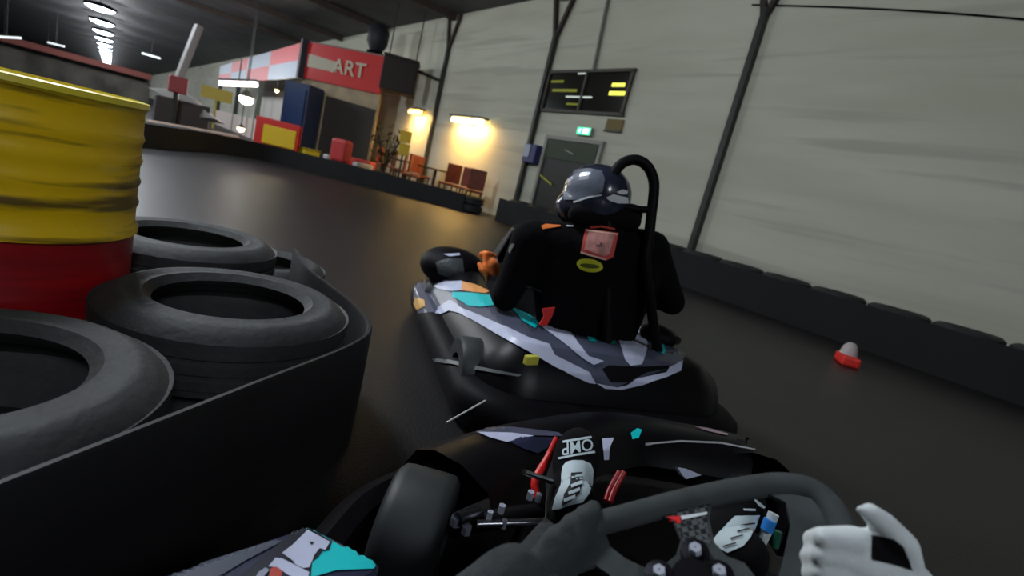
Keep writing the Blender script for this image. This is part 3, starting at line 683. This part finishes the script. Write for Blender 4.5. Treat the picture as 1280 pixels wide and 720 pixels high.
dk('nose_stripe', [(540, 357), (556, 353), (578, 352), (578, 364), (565, 365), (550, 362)], lav, lift=.003)
dk('orange_nose_stripe', [(578, 352.5), (595, 357), (612, 365), (606, 368), (590, 366), (578, 364)], orange, lift=.003)
dk('yellow_corner', [(520, 372), (531, 376), (532, 384), (522, 388), (518, 380)], mat('corner_yellow', (215, 165, 80), .5), lift=.003)
dk('teal_slash', [(633, 383), (648, 389), (662, 395), (673, 405), (668, 412), (652, 402), (643, 391)], teal, lift=.003)
dk('pale_slash', [(680, 404), (703, 404), (712, 415), (722, 430), (735, 446), (754, 452), (741, 457), (728, 449), (700, 427), (678, 411)], lav, lift=.003)
dk('pale_block', [(771, 422), (782, 421), (808, 419), (809, 432), (806, 446), (801, 456), (787, 458), (780, 450), (776, 436)], lav, lift=.003)
dk('pale_patch', [(783, 406), (800, 404), (808, 411), (806, 418), (796, 417), (786, 413)], lav, lift=.003)
dk('dark_recess', [(752, 462), (760, 457), (795, 459), (840, 457), (836, 461), (808, 466), (785, 478), (763, 478)], bplas, lift=.002)
for j in range(4): dk('small_lettering', [(733, 405+j*4), (748, 406+j*4), (754, 408+j*4), (740, 407.5+j*4)], lav, lift=.003)
dk('teal_fleck', [(732, 419), (740, 421), (746, 429), (736, 427)], teal, lift=.003); dk('teal_fleck', [(761, 425), (769, 424), (770, 431), (763, 432)], mat('green_wrap', (20, 130, 105), .4), lift=.003)
dk('teal_fleck', [(819, 426), (826, 425), (832, 438), (829, 444), (822, 441)], teal, lift=.003)
dk('pale_corner', [(827, 405), (838, 398), (846, 404), (853, 417), (843, 413)], lav, lift=.003)
dk('bumper_highlight', [(542, 448), (552, 449), (600, 459), (652, 469), (648, 471), (590, 462), (545, 452)], mat('grey_edge_highlight', (110, 115, 115), .5), lift=.003)  # highlight along the bumper's top edge, painted as a grey decal

# ------------------------------------------------------------------ driver ahead
hip = kp(.50, .02, .20); chest = pd(745, 318, 2.12); neck = pd(752, 272, 2.08); head = pd(742, 238, 2.08)
lsh = pd(664, 300, 2.06); rsh = pd(812, 312, 2.14); lel = pd(632, 372, 2.12); lha = pd(617, 352, 2.3); rel_ = pd(840, 378, 2.3); rha = kp(.97, .16, .48)
dr = thing('person', 'kart driver ahead in black suit and helmet, turned left, seen from behind', 'person', hip)
bpy.context.view_layer.update()
def db(o, parent=None):
    o.parent = parent or dr; o.matrix_parent_inverse = (parent or dr).matrix_world.inverted(); return o
lk, rk = kp(1.02, -.24, .40), kp(1.02, .26, .40); lf, rf = kp(1.46, -.2, .14), kp(1.46, .22, .14)
body = blob('suited_body', [(hip, hip+KR*.001, .17, .17), (hip, chest, .17, .16), (hip+KR*.09, pd(792, 335, 2.16), .11, .12), (hip-KR*.09, pd(700, 335, 2.1), .11, .12),
    (lsh, rsh, .085, .085), (chest, neck, .15, .075), (pd(700, 312, 2.09), lsh, .11, .08), (pd(785, 318, 2.13), rsh, .11, .08), (neck, head, .06, .07),
    ('e', head, (.075, .09, .11)), (lsh, lel, .082, .06), (lel, lha, .06, .038), (rsh, rel_, .08, .06), (rel_, rha, .056, .036),
    (hip-KR*.1, lk, .095, .072), (lk, lf, .07, .045), (hip+KR*.1, rk, .095, .072), (rk, rf, .07, .045)], .016, suit)
db(body)
tb = bvh([body])
def glove(nm, wrist, tgt, m, side, scale=1):
    """palm, four fingers curled round a rim and a thumb"""
    f = (tgt-wrist).normalized(); s = f.cross(Vector((0, 0, 1))).normalized()*side; u = s.cross(f).normalized()*side
    if u.z < 0: u = -u
    c = [(wrist, wrist+f*.07*scale, .034*scale, .040*scale)]; base = wrist+f*.09*scale
    for k, (o_, L) in enumerate(((-.033, .034), (-.011, .040), (.011, .037), (.033, .029))):
        b0 = base+s*o_*scale; b1 = b0+f*L*scale+u*.004; b2 = b1+(f*.4-u)*.022*scale; b3 = b2+(-f*.6-u*.5)*.02*scale
        c += [(b0-f*.03*scale, b0, .015*scale, .0125*scale), (b0, b1, .0125*scale, .0115*scale), (b1, b2, .0115*scale, .0105*scale), (b2, b3, .0105*scale, .009*scale)]
    t0 = wrist+f*.03*scale-s*.032*scale; t1 = t0-s*.03*scale+f*.02*scale; t2 = t1+f*.032*scale-u*.012*scale
    c += [(t0, t1, .016*scale, .014*scale), (t1, t2, .014*scale, .011*scale)]
    return blob(nm, c, .0055, m, None, 3)
db(glove('orange_glove', lha, lha+KF*.05+Vector((0, 0, .10))-KR*.03, orange_g, 1))
db(glove('black_glove', rha, rha+KF*.1, black_f, -1))
gl = [c for c in dr.children if c.name.startswith('orange_glove')][0]
o = decal('glove_lettering', [(617, 319), (620, 321), (627, 333), (624, 335)], bvh([gl, body]), lav, dr, lift=.002)
for f_, nm in ((lf, 'shoe'), (rf, 'shoe')):
    db(blob(nm, [(f_-KF*.04+Vector((0, 0, -.03)), f_+KF*.14+Vector((0, 0, .05)), .045, .036)], .01, black_f, None, 3))
# helmet facing left
hl = mat('helmet_grey', (104, 110, 124), .35, coat=.5); hn = mat('helmet_navy', (42, 46, 62), .25, coat=.5)
hc = pd(746, 243, 2.10)
fx = cdir(-1, .02, -.55); fz = cdir(.26, .97, 0); fx = (fx-fz*fx.dot(fz)).normalized(); fy = fz.cross(fx); HM = Matrix((fx, fy, fz)).transposed()
helm = db(blob('helmet', [('e', hc, (.145, .122, .124), HM), ('e', hc+fx*.03-fz*.07, (.135, .115, .085), HM), ('e', hc-fz*.05, (.13, .12, .11), HM)], .009, hn, None, 5))
th_ = bvh([helm])
decal('grey_visor', [(704, 236), (708, 222), (720, 213), (736, 211), (752, 214), (756, 224), (753, 240), (738, 246), (720, 250), (706, 250)], th_, hl, helm, lift=.004)
decal('visor_edge_line', [(717, 252), (735, 246), (752, 243), (752, 244.6), (735, 248.5), (718, 254)], th_, white_m, helm, lift=.006)
decal('white_flash', [(757, 247), (766, 243), (784, 247), (785, 254), (772, 254), (762, 251)], th_, white_m, helm, lift=.004)
decal('white_flash', [(770, 240), (778, 237), (784, 239), (783, 243), (775, 243)], th_, white_m, helm, lift=.004)
decal('yellow_mark', [(705, 228), (710, 227), (711, 232), (704, 234)], th_, mat('mark_olive', (120, 125, 50), .5), helm, lift=.005)
db(blob('neck_brace', [(pd(722, 268, 2.02), pd(788, 276, 2.05), .04, .045), (pd(735, 262, 2.12), pd(790, 268, 2.12), .045, .045)], .011, black_f, None, 4))
tb = bvh([body])
# back patch, oval badge, piping
pat = decal('back_patch', [(732, 287), (772, 292), (766, 321), (758, 325), (726, 316)], tb, mat('patch_red', (200, 72, 66), .7), dr, lift=.006, step=4)
decal('patch_inner', [(736, 291), (767, 295), (761, 317), (755, 320), (731, 312)], tb, mat('patch_pink', (218, 150, 142), .7, noise=.2, nscale=30), pat, lift=.008, step=4)
decal('patch_frame_line', [(733, 288.5), (771, 293.3), (770.5, 295), (733, 290.3)], tb, mat('patch_cream', (230, 190, 170), .7), pat, lift=.009, step=4)
decal('patch_frame_line', [(726.5, 314.5), (757, 323.5), (757, 325.2), (726, 316.5)], tb, MATS['patch_cream'], pat, lift=.009, step=4)
decal('patch_figure', [(745, 305), (747, 307), (750, 306), (750.5, 303.5), (752.5, 305), (751, 309), (746, 309)], tb, mat('figure_violet', (120, 70, 90), .7), pat, lift=.0105, step=3)
ov = [(737+16.5*math.cos(a)+.0, 331.5+8.2*math.sin(a)+2*math.cos(a)) for a in [2*PI*k/24 for k in range(24)]]
bad = decal('oval_badge', ov, tb, mat('badge_yellow', (200, 200, 40), .6), dr, lift=.006, step=4)
decal('badge_centre', [(737+12*math.cos(a), 332+2.8*math.sin(a)+1.2*math.cos(a)) for a in [2*PI*k/16 for k in range(16)]], tb, mat('badge_olive', (80, 90, 20), .6), bad, lift=.008, step=3)
decal('orange_piping', [(676, 283), (682, 280.5), (700, 282), (701, 283.6), (688, 285.5), (678, 287)], tb, orange_g, dr, lift=.004, step=3)
decal('pale_piping', [(708, 282.3), (717, 282.6), (717, 284), (708, 283.8)], tb, white_m, dr, lift=.004, step=3)
decal('red_collar_edge', [(737, 284), (752, 282.5), (768, 286), (768, 288.5), (752, 285), (738, 286.5)], tb, mat('collar_red', (190, 60, 45), .7), dr, lift=.004, step=3)
decal('grey_crease', [(655, 357), (664, 357), (677, 363), (676, 365), (664, 361)], tb, mat('seam_grey', (70, 70, 75), .7), dr, lift=.003, step=3)
decal('elbow_patch', [(638, 307), (641, 304), (644, 306), (640, 312), (638, 318), (636, 314)], tb, mat('seam_pale', (120, 122, 118), .7), dr, lift=.003, step=3)

# ================================================================== OWN KART
NF = Vector((math.sin(math.radians(38)), math.cos(math.radians(38)), 0)); NR = Vector((NF.y, -NF.x, 0))
O1 = Vector((.22, -.28, 0))
def op(a, l, z=0): return O1 + NF*a + NR*l + Vector((0, 0, z))
k1 = thing('racing_kart', 'black racing kart in the foreground seen from its own driver seat', 'kart', O1)
bpy.context.view_layer.update()
def ob(mb, name, m, parent=None, **k):
    o = mb.build(name, m, None, **k); o.parent = parent or k1; o.matrix_parent_inverse = (parent or k1).matrix_world.inverted(); return o
zb = .21
fb = [pz(x, y, zb) for x, y in [(338, 700), (385, 650), (452, 590), (560, 549), (640, 530), (735, 518), (830, 531), (925, 553), (985, 592), (1030, 640)]]
fbs = spline([(p.x, p.y, zb) for p in fb], 6); fpath = [(p.x, p.y) for p in fbs]; fn = normals(fpath, -1)
bump = ob(MB().sweep(fpath, [(.075, .05), (.02, .055), (-.01, .09), (-.008, .145), (.008, .18), (.038, .195), (.068, .18), (.075, .14), (.075, .05)], fn), 'front_bumper', bplas, smooth=True)
# nose fairing over the front section
i0, i1 = 15, 50
fair = ob(MB().sweep(fpath[i0:i1], [(.0, .13), (.005, .19), (.03, .235), (.08, .262), (.16, .27), (.24, .25), (.27, .20)], fn[i0:i1]), 'nose_fairing', gloss, smooth=True)
tf = bvh([fair, bump])
decal('slate_edge_wrap', [(566, 541), (590, 536), (640, 534), (698, 541), (704, 546), (670, 545), (620, 541), (596, 541)], tf, slate, k1, lift=.002)
decal('pale_wedge', [(596, 541), (640, 542), (668, 546), (650, 549), (634, 554), (612, 548)], tf, lav, k1, lift=.003)
decal('navy_wedge', [(636, 553), (652, 547), (694, 548), (690, 556), (672, 568), (652, 561)], tf, navy, k1, lift=.003)
decal('teal_fleck', [(788, 542), (796, 536), (802, 538), (798, 548), (790, 550)], tf, teal, k1, lift=.003)
decal('pale_mark', [(752, 549), (767, 548), (761, 562), (760, 575), (754, 575), (753, 560)], tf, lav, k1, lift=.003)
decal('pale_edge_highlight', [(806, 555), (850, 551), (900, 553), (944, 562), (943, 563.6), (900, 555.5), (850, 553.5), (806, 557)], tf, mat('grey_highlight', (150, 150, 155), .4), k1, lift=.003)  # highlight on the gloss fairing, painted as a pale line
decal('pink_edge_highlight', [(868, 534), (885, 536), (910, 543), (908, 545), (885, 540)], tf, mat('pink_highlight', (150, 125, 135), .4), k1, lift=.003)  # pinkish glint of the gloss fairing put into a coloured line
ob(MB().prism([pd(x, y, 1.02) for x, y in [(847, 584), (858, 586), (877, 594), (858, 599), (853, 594)]], cdir(0, -.3, -1)*.02), 'pale_bracket', lav)
ob(MB().tube([pd(558, 528, 1.32), pd(607, 500.5, 1.36)], .0022, 6), 'edge_highlight_rod', mat('highlight_pale', (190, 190, 185), .4))  # pale rod standing in for a highlight on a bumper edge
# floor pan, front wheels, tie rods and side pod
ob(MB().prism([op(-.3, -.26, .05), op(.95, -.2, .05), op(.95, .3, .05), op(-.3, .36, .05)], (0, 0, .015)), 'floor_pan', bplas)
for s, l in ((0, -.22), (1, .30)): ob(MB().tube([op(-.5, l, .09), op(.95, l*.9, .09), op(1.12, l*.7, .10)], .016, 10), 'frame_rail', dark_m, smooth=True)
wc = pz(533, 598, .268)
wax = cdir(.995, .03, .1); wax.z = 0; wax.normalize()
wc.z = .135
def owheel(c, r, wd, ax):
    o = ob(MB().lathe([(r*.48, -wd/2), (r*.9, -wd/2), (r*.985, -wd/2+.01), (r, -wd/2+.025), (r, wd/2-.025), (r*.985, wd/2-.01), (r*.9, wd/2), (r*.48, wd/2)], c, ax, 48, True), 'wheel', slick, smooth=True)
    ob(MB().lathe([(.02, -wd*.35), (r*.5, -wd*.42), (r*.5, wd*.42), (.02, wd*.35)], c, ax, 24), 'hub', steel, o, smooth=True); return o
owheel(wc, .133, .125, wax); owheel(op(.78, .62, .135), .133, .125, NR)
for a, b, r_ in (((572, 650), (600, 640), .013), ((596, 655), (700, 652), .008), ((655, 590), (690, 602), .006)):
    ob(MB().tube([pd(*a, .96), pd(*b, 1.0)], r_, 8), 'tie_rod', steel, smooth=True)
for x, y, r_ in ((570, 651, .012), (583, 662, .010), (627, 636, .007), (612, 644, .006), (663, 619, .007), (673, 622, .006), (630, 655, .006)):
    ob(MB().lathe([(.001, -.008), (r_, -.008), (r_, .008), (.001, .008)], pd(x, y, .97), (0, 0, 1), 6), 'bolt', silver)
ob(MB().tube([pd(560, 660, 1.0), pd(640, 645, 1.02), pd(690, 640, 1.05)], .02, 10), 'stub_axle', bplas, smooth=True)
pz_ = .28
pod_pts = [pz(x, y, pz_) for x, y in [(90, 760), (190, 722), (300, 684), (386, 655), (430, 677), (478, 704), (474, 718), (405, 765), (330, 830), (200, 860)]]
pod = ob(MB().prism([(p.x, p.y, .07) for p in pod_pts], (0, 0, pz_-.07)), 'side_pod', navy, bevel=.02)
tp = bvh([pod])
decal('teal_panel', [(385, 659), (394, 661), (430, 681), (471, 704), (466, 712), (420, 714), (380, 726), (300, 760), (350, 700)], tp, teal, k1, lift=.002)
decal('navy_outline', [(378, 657), (385, 662), (415, 678), (411, 690), (403, 691), (396, 700), (390, 704), (388, 722), (340, 750), (300, 722), (335, 692)], tp, mat('outline_navy', (20, 22, 40), .4), k1, lift=.0028)
decal('pale_lettering', [(384, 665), (412, 680), (406, 690), (399, 688), (392, 697), (390, 703), (386, 712), (378, 713), (368, 708), (366, 704), (352, 694), (366, 683)], tp, lav, k1, lift=.004)
decal('letter_counter', [(386, 680.5), (390, 680.5), (392, 682.5), (388, 684.5)], tp, MATS['outline_navy'], k1, lift=.005)
decal('pale_lettering', [(344, 700), (352, 701), (370, 710), (386, 718), (384, 730), (360, 722), (346, 712), (335, 711)], tp, lav, k1, lift=.004)
decal('red_lettering', [(338, 714), (345, 712), (352, 718), (350, 728), (334, 728)], tp, mat('letter_red', (190, 60, 45), .5), k1, lift=.005)
decal('pale_lettering', [(322, 719), (331, 713), (336, 716), (328, 726), (318, 728)], tp, mat('letter_grey', (150, 155, 175), .5), k1, lift=.005)
decal('slate_edge', [(200, 722), (300, 690), (345, 676), (352, 678), (310, 700), (270, 724)], tp, mat('edge_slate', (62, 68, 86), .5), k1, lift=.002)
# pedals
def pedal(pts, d, wd, m, nm): return ob(MB().tube(spline([pd(x, y, d+dd) for x, y, dd in pts], 4), wd, 10), nm, m, smooth=True)
pedal([(697, 548, .06), (685, 572, .04), (669, 600, .0), (672, 622, -.02)], 1.06, .0085, red_p, 'brake_pedal')
pedal([(780, 590, .04), (768, 612, .02), (762, 628, 0)], 1.0, .006, mat('pedal_dark_red', (150, 16, 22), .4), 'throttle_pedal')
pedal([(774, 589, .04), (762, 611, .02), (757, 626, 0)], 1.0, .005, MATS['pedal_dark_red'], 'throttle_pedal_edge')
# steering wheel in its tilted plane
wcn = pd(868, 725, .56); ex = cdir(.985, .17, 0); ey = cdir(-.05, .50, -.86); ey = (ey-ex*ey.dot(ex)).normalized(); ez = ex.cross(ey)
def onpl(x, y, up=0): r = ray(x, y); c = wcn+ez*up; return EYE_P + r*((c-EYE_P).dot(ez)/r.dot(ez))
rimp = [(720, 664), (780, 646), (860, 625), (940, 609), (985, 606), (1020, 616), (1046, 645), (1056, 685), (1048, 730), (1015, 775), (940, 812), (850, 828), (765, 815), (705, 778), (684, 730), (694, 690)]
rim = ob(MB().tube(spline([onpl(x, y) for x, y in rimp], 5, True), .0145, 14, closed=True), 'steering_wheel', mat('wheel_suede', (68, 73, 74), .85, noise=.12, nscale=30, spec=.3), smooth=True)
def swp(mb, nm, m, **k): return ob(mb, nm, m, rim, **k)
outer = [(722, 668), (800, 648), (880, 630), (975, 616), (1020, 626), (1044, 660), (1050, 700), (1030, 755), (960, 790), (850, 805), (760, 795), (705, 755), (692, 705)]
holes = [[(757, 668), (768, 650), (795, 641), (822, 643), (842, 655), (851, 676), (845, 696), (828, 710), (806, 711), (782, 700), (763, 685)],
         [(886, 650), (889, 632), (905, 622), (930, 618), (958, 618), (982, 630), (988, 655), (982, 685), (975, 715), (966, 740), (948, 728), (930, 705), (908, 697), (893, 680)],
         [(712, 742), (722, 716), (744, 708), (762, 720), (766, 745), (752, 768), (726, 768)]]
v2 = []; lo_ = []
for L_ in [outer]+holes:
    lo_.append(list(range(len(v2), len(v2)+len(L_)))); v2 += [Vector(q) for q in L_]
eds = [(L_[k], L_[(k+1) % len(L_)]) for L_ in lo_ for k in range(len(L_))]
r_ = delaunay_2d_cdt(v2, eds, [], 0, 1e-4)
def inside(p, poly):
    c = False; n_ = len(poly)
    for k in range(n_):
        x1, y1 = poly[k]; x2, y2 = poly[k-1]
        if (y1 > p[1]) != (y2 > p[1]) and p[0] < (x2-x1)*(p[1]-y1)/(y2-y1)+x1: c = not c
    return c
fc = []
for f in r_[2]:
    g = sum((r_[0][i] for i in f), Vector((0, 0)))/len(f)
    if inside(g, outer) and not any(inside(g, h) for h in holes): fc.append(tuple(f))
face = swp(MB().add([onpl(q.x, q.y) for q in r_[0]], fc), 'hub_plate', MATS['wheel_suede'])
sd = face.modifiers.new('thick', 'SOLIDIFY'); sd.thickness = .006; sd.offset = 0
tw = bvh([face])
decal('carbon_panel', [(826, 641), (888, 627), (884, 642), (884, 660), (890, 682), (876, 676), (860, 680), (852, 690), (854, 676), (844, 654)], tw, carbon, rim, lift=.001)
swp(MB().lathe([(.001, .012), (.024, .012), (.028, .006), (.03, -.02)], onpl(872, 730), ez, 28), 'hub', bplas, smooth=True)
for x, y in ((869, 688), (899, 716), (824, 716), (866, 748)):
    c = onpl(x, y, .012); swp(MB().lathe([(.001, .007), (.0065, .007), (.0075, .003), (.0075, -.012)], c, ez, 6), 'bolt', silver)
    swp(MB().lathe([(.0075, .0), (.0155, -.001), (.0165, -.014)], c, ez, 20), 'bolt_washer', mat('anodised_dark', (30, 27, 36), .35, .6))
decal('red_label', [(833, 647), (850, 646), (851, 655), (832, 657)], tw, red_p, rim, lift=.002)
decal('white_label', [(851, 646), (884, 641), (884, 644), (852, 651)], tw, white_m, rim, lift=.002)
ob(MB().tube([wcn-ez*.02, wcn-ez*.28], .015, 10), 'steering_column', dark_m, smooth=True)
# blue and white tube clipped by the pedals
ob(MB().tube([pd(950, 680, .9), pd(960, 660, .9), pd(967, 642, .9)], .0095, 10), 'hose', mat('hose_pale', (195, 205, 205), .5), smooth=True)
ob(MB().tube([pd(958, 663, .893), pd(963, 650, .893)], .0105, 10), 'blue_clip', mat('clip_blue', (40, 130, 215), .5), smooth=True)
ob(MB().tube([pd(968, 684, .91), pd(973, 664, .91)], .007, 10), 'green_hose', mat('hose_green', (20, 80, 60), .5), smooth=True)
ob(MB().prism([op(-.35, -.14, .12), op(.02, -.16, .10), op(.02, .2, .10), op(-.35, .2, .12)], (0, 0, .03)), 'seat', bplas, bevel=.01)

# ------------------------------------------------------------------ own driver: body, arms, legs
me_ = thing('person', 'foreground kart driver in dark suit, only arms, gloves and shoes in view', 'person', op(-.1, 0, .16))
bpy.context.view_layer.update()
def mb_(o): o.parent = me_; o.matrix_parent_inverse = me_.matrix_world.inverted(); return o
hp = op(-.12, .02, .26); ch = op(-.26, -.06, .52); nk = op(-.36, -.10, .68); hd = op(-.42, -.12, .86)
ls, rs = op(-.22, -.26, .6), op(-.22, .14, .6)
lw, rw = pd(640, 722, .50), pd(1150, 800, .57)
le, re_ = pd(500, 860, .48), pd(1190, 900, .52)
lkn, rkn = pd(640, 760, .78), pd(990, 780, .74)
lfo, rfo = pd(708, 655, 1.0), pd(905, 712, .9)
blob('suited_body', [(hp, ch, .15, .16), (ch, nk, .15, .06), (nk, hd, .055, .07), ('e', hd, (.08, .09, .11)), (ls, rs, .07, .07), (ls, le, .065, .052), (le, lw, .052, .034), (rs, re_, .065, .052), (re_, rw, .052, .036),
     (hp-NR*.09, lkn, .085, .06), (lkn, lfo, .055, .04), (hp+NR*.09, rkn, .085, .06), (rkn, rfo, .055, .04)], .011, suit2)
mb_(bpy.data.objects['suited_body.001'] if 'suited_body.001' in bpy.data.objects else body)
# helmet behind the camera (the camera sits on its chin)
mb_(blob('helmet', [('e', hd+Vector((0, 0, .02)), (.14, .14, .14))], .012, hn))
# gloves gripping the rim
def grip(nm, m, c, thumb_dir, out_dir, back, sc=1.0, vox=.004, fingers=((-.034, 1), (-.011, 1.08), (.012, 1.03), (.033, .88))):
    """c: point on the rim; thumb_dir: along the rim; out_dir: away from the wheel centre towards the wrist; back: off the back of the hand"""
    al, od, bk = thumb_dir.normalized(), out_dir.normalized(), back.normalized(); caps = []
    kn = c + bk*.030*sc + od*.012*sc
    wr = c + od*.085*sc + bk*.018*sc
    for o_ in (-.028, -.009, .010, .028): caps.append((wr+al*o_*.75*sc, kn+al*o_*sc, .021*sc, .0165*sc))
    for o_, L in fingers:
        k0 = kn+al*o_*sc; k1_ = k0 - od*.034*L*sc - bk*.004; k2_ = k1_ - bk*.030*L*sc - od*.006; k3 = k2_ + od*.022*L*sc - bk*.012*sc
        caps += [(k0, k1_, .0125*sc, .0115*sc), (k1_, k2_, .0115*sc, .0105*sc), (k2_, k3, .0105*sc, .009*sc)]
    t0 = wr + al*.030*sc - od*.015*sc; t1 = t0+al*.026*sc-od*.03*sc+bk*.004; t2 = t1-od*.034*sc+al*.004-bk*.004
    caps += [(wr, t0, .02*sc, .017*sc), (t0, t1, .0165*sc, .0135*sc), (t1, t2, .0135*sc, .010*sc)]
    return blob(nm, caps, vox, m, None, 3), wr
glove_w = mat('glove_white', (228, 235, 236), .75, noise=.05, nscale=20, bump=.15, bscale=90)
cL = onpl(704, 672); gL, wL = grip('black_glove', mat('glove_charcoal', (52, 57, 58), .85, bump=.4, bscale=60), cL, cdir(.75, .3, -.4), cdir(-.6, -.7, .3), cdir(-.1, .35, .9), .95)
mb_(gL)
def q(x, y, d): return pd(x, y, d)
wR = q(1150, 790, .56)
caps = [(q(1085, 722, .53), q(1125, 735, .54), .034, .034), (q(1110, 740, .54), wR, .034, .030), (q(1062, 700, .515), q(1105, 712, .53), .024, .026), (q(1118, 716, .53), q(1134, 712, .535), .018, .016)]
for y, L_ in ((672, 1.0), (693, 1.08), (714, 1.04), (735, .92)):          # four fingers closed round the rim
    k0 = q(1066, y+4, .508); k1_ = q(1066-38*L_, y, .502); k2_ = q(1066-50*L_, y+3, .53); k3 = q(1066-40*L_, y+5, .555)
    caps += [(q(1095, y+14, .53), k0, .016, .0145), (k0, k1_, .0145, .0105), (k1_, k2_, .0105, .0100), (k2_, k3, .0100, .0085)]
caps += [(q(1134, 716, .53), q(1128, 682, .52), .0165, .0150), (q(1128, 682, .52), q(1103, 654, .51), .0150, .0125), (q(1103, 654, .51), q(1088, 641, .505), .0120, .0095), (q(1088, 641, .505), q(1074, 637, .50), .0085, .004)]
gR = blob('white_glove', caps, .0035, glove_w, None, 3)
mb_(gR)
tg = bvh([gR])
bg = [(1089, 668), (1100, 668), (1116, 672), (1128, 682), (1136, 700), (1139, 713), (1115, 706), (1089, 700)]
decal('black_knuckle_panel', bg, tg, black_f, me_, lift=.002, step=4)
# shoes
def shoe(heel, toe, up, wd, nm='shoe'):
    f = (toe-heel).normalized(); L = (toe-heel).length; u = (up-f*up.dot(f)).normalized(); s = f.cross(u); M = Matrix((s, f, u)).transposed()
    o = blob(nm, [('e', heel+f*L*.70, (wd*.52, L*.34, .036), M), ('e', heel+f*L*.32, (wd*.43, L*.36, .042), M), (heel+f*.02+u*.0, heel+f*.03+u*.07, .036, .04), (heel+f*L*.15+u*.02, heel+f*L*.6+u*.01, .034, .028)], .005, black_f, None, 4)
    sole = MB(); path = [heel+f*(L*.5+L*.52*math.cos(a))+s*(wd*(.5 if math.cos(a) > -.2 else .42)*math.sin(a))-u*.038 for a in [2*PI*k/28 for k in range(28)]]
    sole.prism(path, u*.016); so = sole.build('sole', rubber); so.parent = o; return o
sL = shoe(pd(702, 668, .95), pd(727, 541, 1.13), cdir(0, .25, 1), .098)
sR = shoe(pd(878, 722, .82), pd(938, 606, 1.0), cdir(0, .3, 1), .098)
for s_ in (sL, sR): mb_(s_)
t1_ = bvh([sL])
tongue = [(704, 583), (708, 578), (716, 576), (728, 576), (738, 580), (741, 588), (740, 604), (736, 617), (728, 628), (714, 631), (700, 636), (691, 637), (695, 622), (702, 606), (702, 594)]
dl = decal('white_tongue', tongue, t1_, mat('shoe_white', (195, 210, 215), .6), sL, lift=.002, step=4)
decal('dark_throat', [(714, 592), (727, 591), (728, 604), (724, 618), (712, 628), (703, 632), (706, 618), (713, 606)], t1_, mat('shoe_dark', (30, 32, 36), .7), sL, lift=.003, step=4)
for i, (x, y) in enumerate(((720, 596), (720, 606), (717, 614), (712, 622))):
    decal('lace', [(x-6, y+2), (x+7, y-3), (x+7.5, y+.5), (x-5, y+5.5)], t1_, MATS['shoe_white'], sL, lift=.005, step=4)
text_decal('shoe_lettering', 'OMP', [(741, 563), (703, 571), (703, 555), (739, 549)], t1_, MATS['shoe_white'], sL, lift=.003)
decal('logo_bar', [(704, 552), (738, 546), (739, 548.6), (704, 554.8)], t1_, MATS['shoe_white'], sL, lift=.003, step=4)
decal('logo_bar', [(698, 572.5), (742, 564), (743, 566.6), (699, 575)], t1_, MATS['shoe_white'], sL, lift=.003, step=4)
t2_ = bvh([sR])
decal('white_tongue', [(918, 646), (949, 644), (945, 655), (938, 672), (929, 683), (910, 691), (901, 686), (889, 680), (903, 662)], t2_, MATS['shoe_white'], sR, lift=.002, step=4)
for i, (x, y) in enumerate(((934, 655), (930, 664), (922, 672), (914, 681))):
    decal('lace', [(x-8, y+2), (x+7, y-2), (x+7, y-.4), (x-8, y+4)], t2_, MATS['shoe_dark'], sR, lift=.004, step=4)
decal('shoe_stripe', [(938, 622), (941, 623), (955, 634), (953, 636), (947, 633)], t2_, MATS['shoe_white'], sR, lift=.003, step=4)
decal('shoe_stripe', [(928, 637), (943, 636.5), (943, 639), (929, 639.5)], t2_, MATS['shoe_white'], sR, lift=.003, step=4)
decal('toe_emblem', [(892, 620), (899, 615), (908, 621), (906, 626), (896, 627), (891, 625)], t2_, MATS['shoe_white'], sR, lift=.003, step=4)
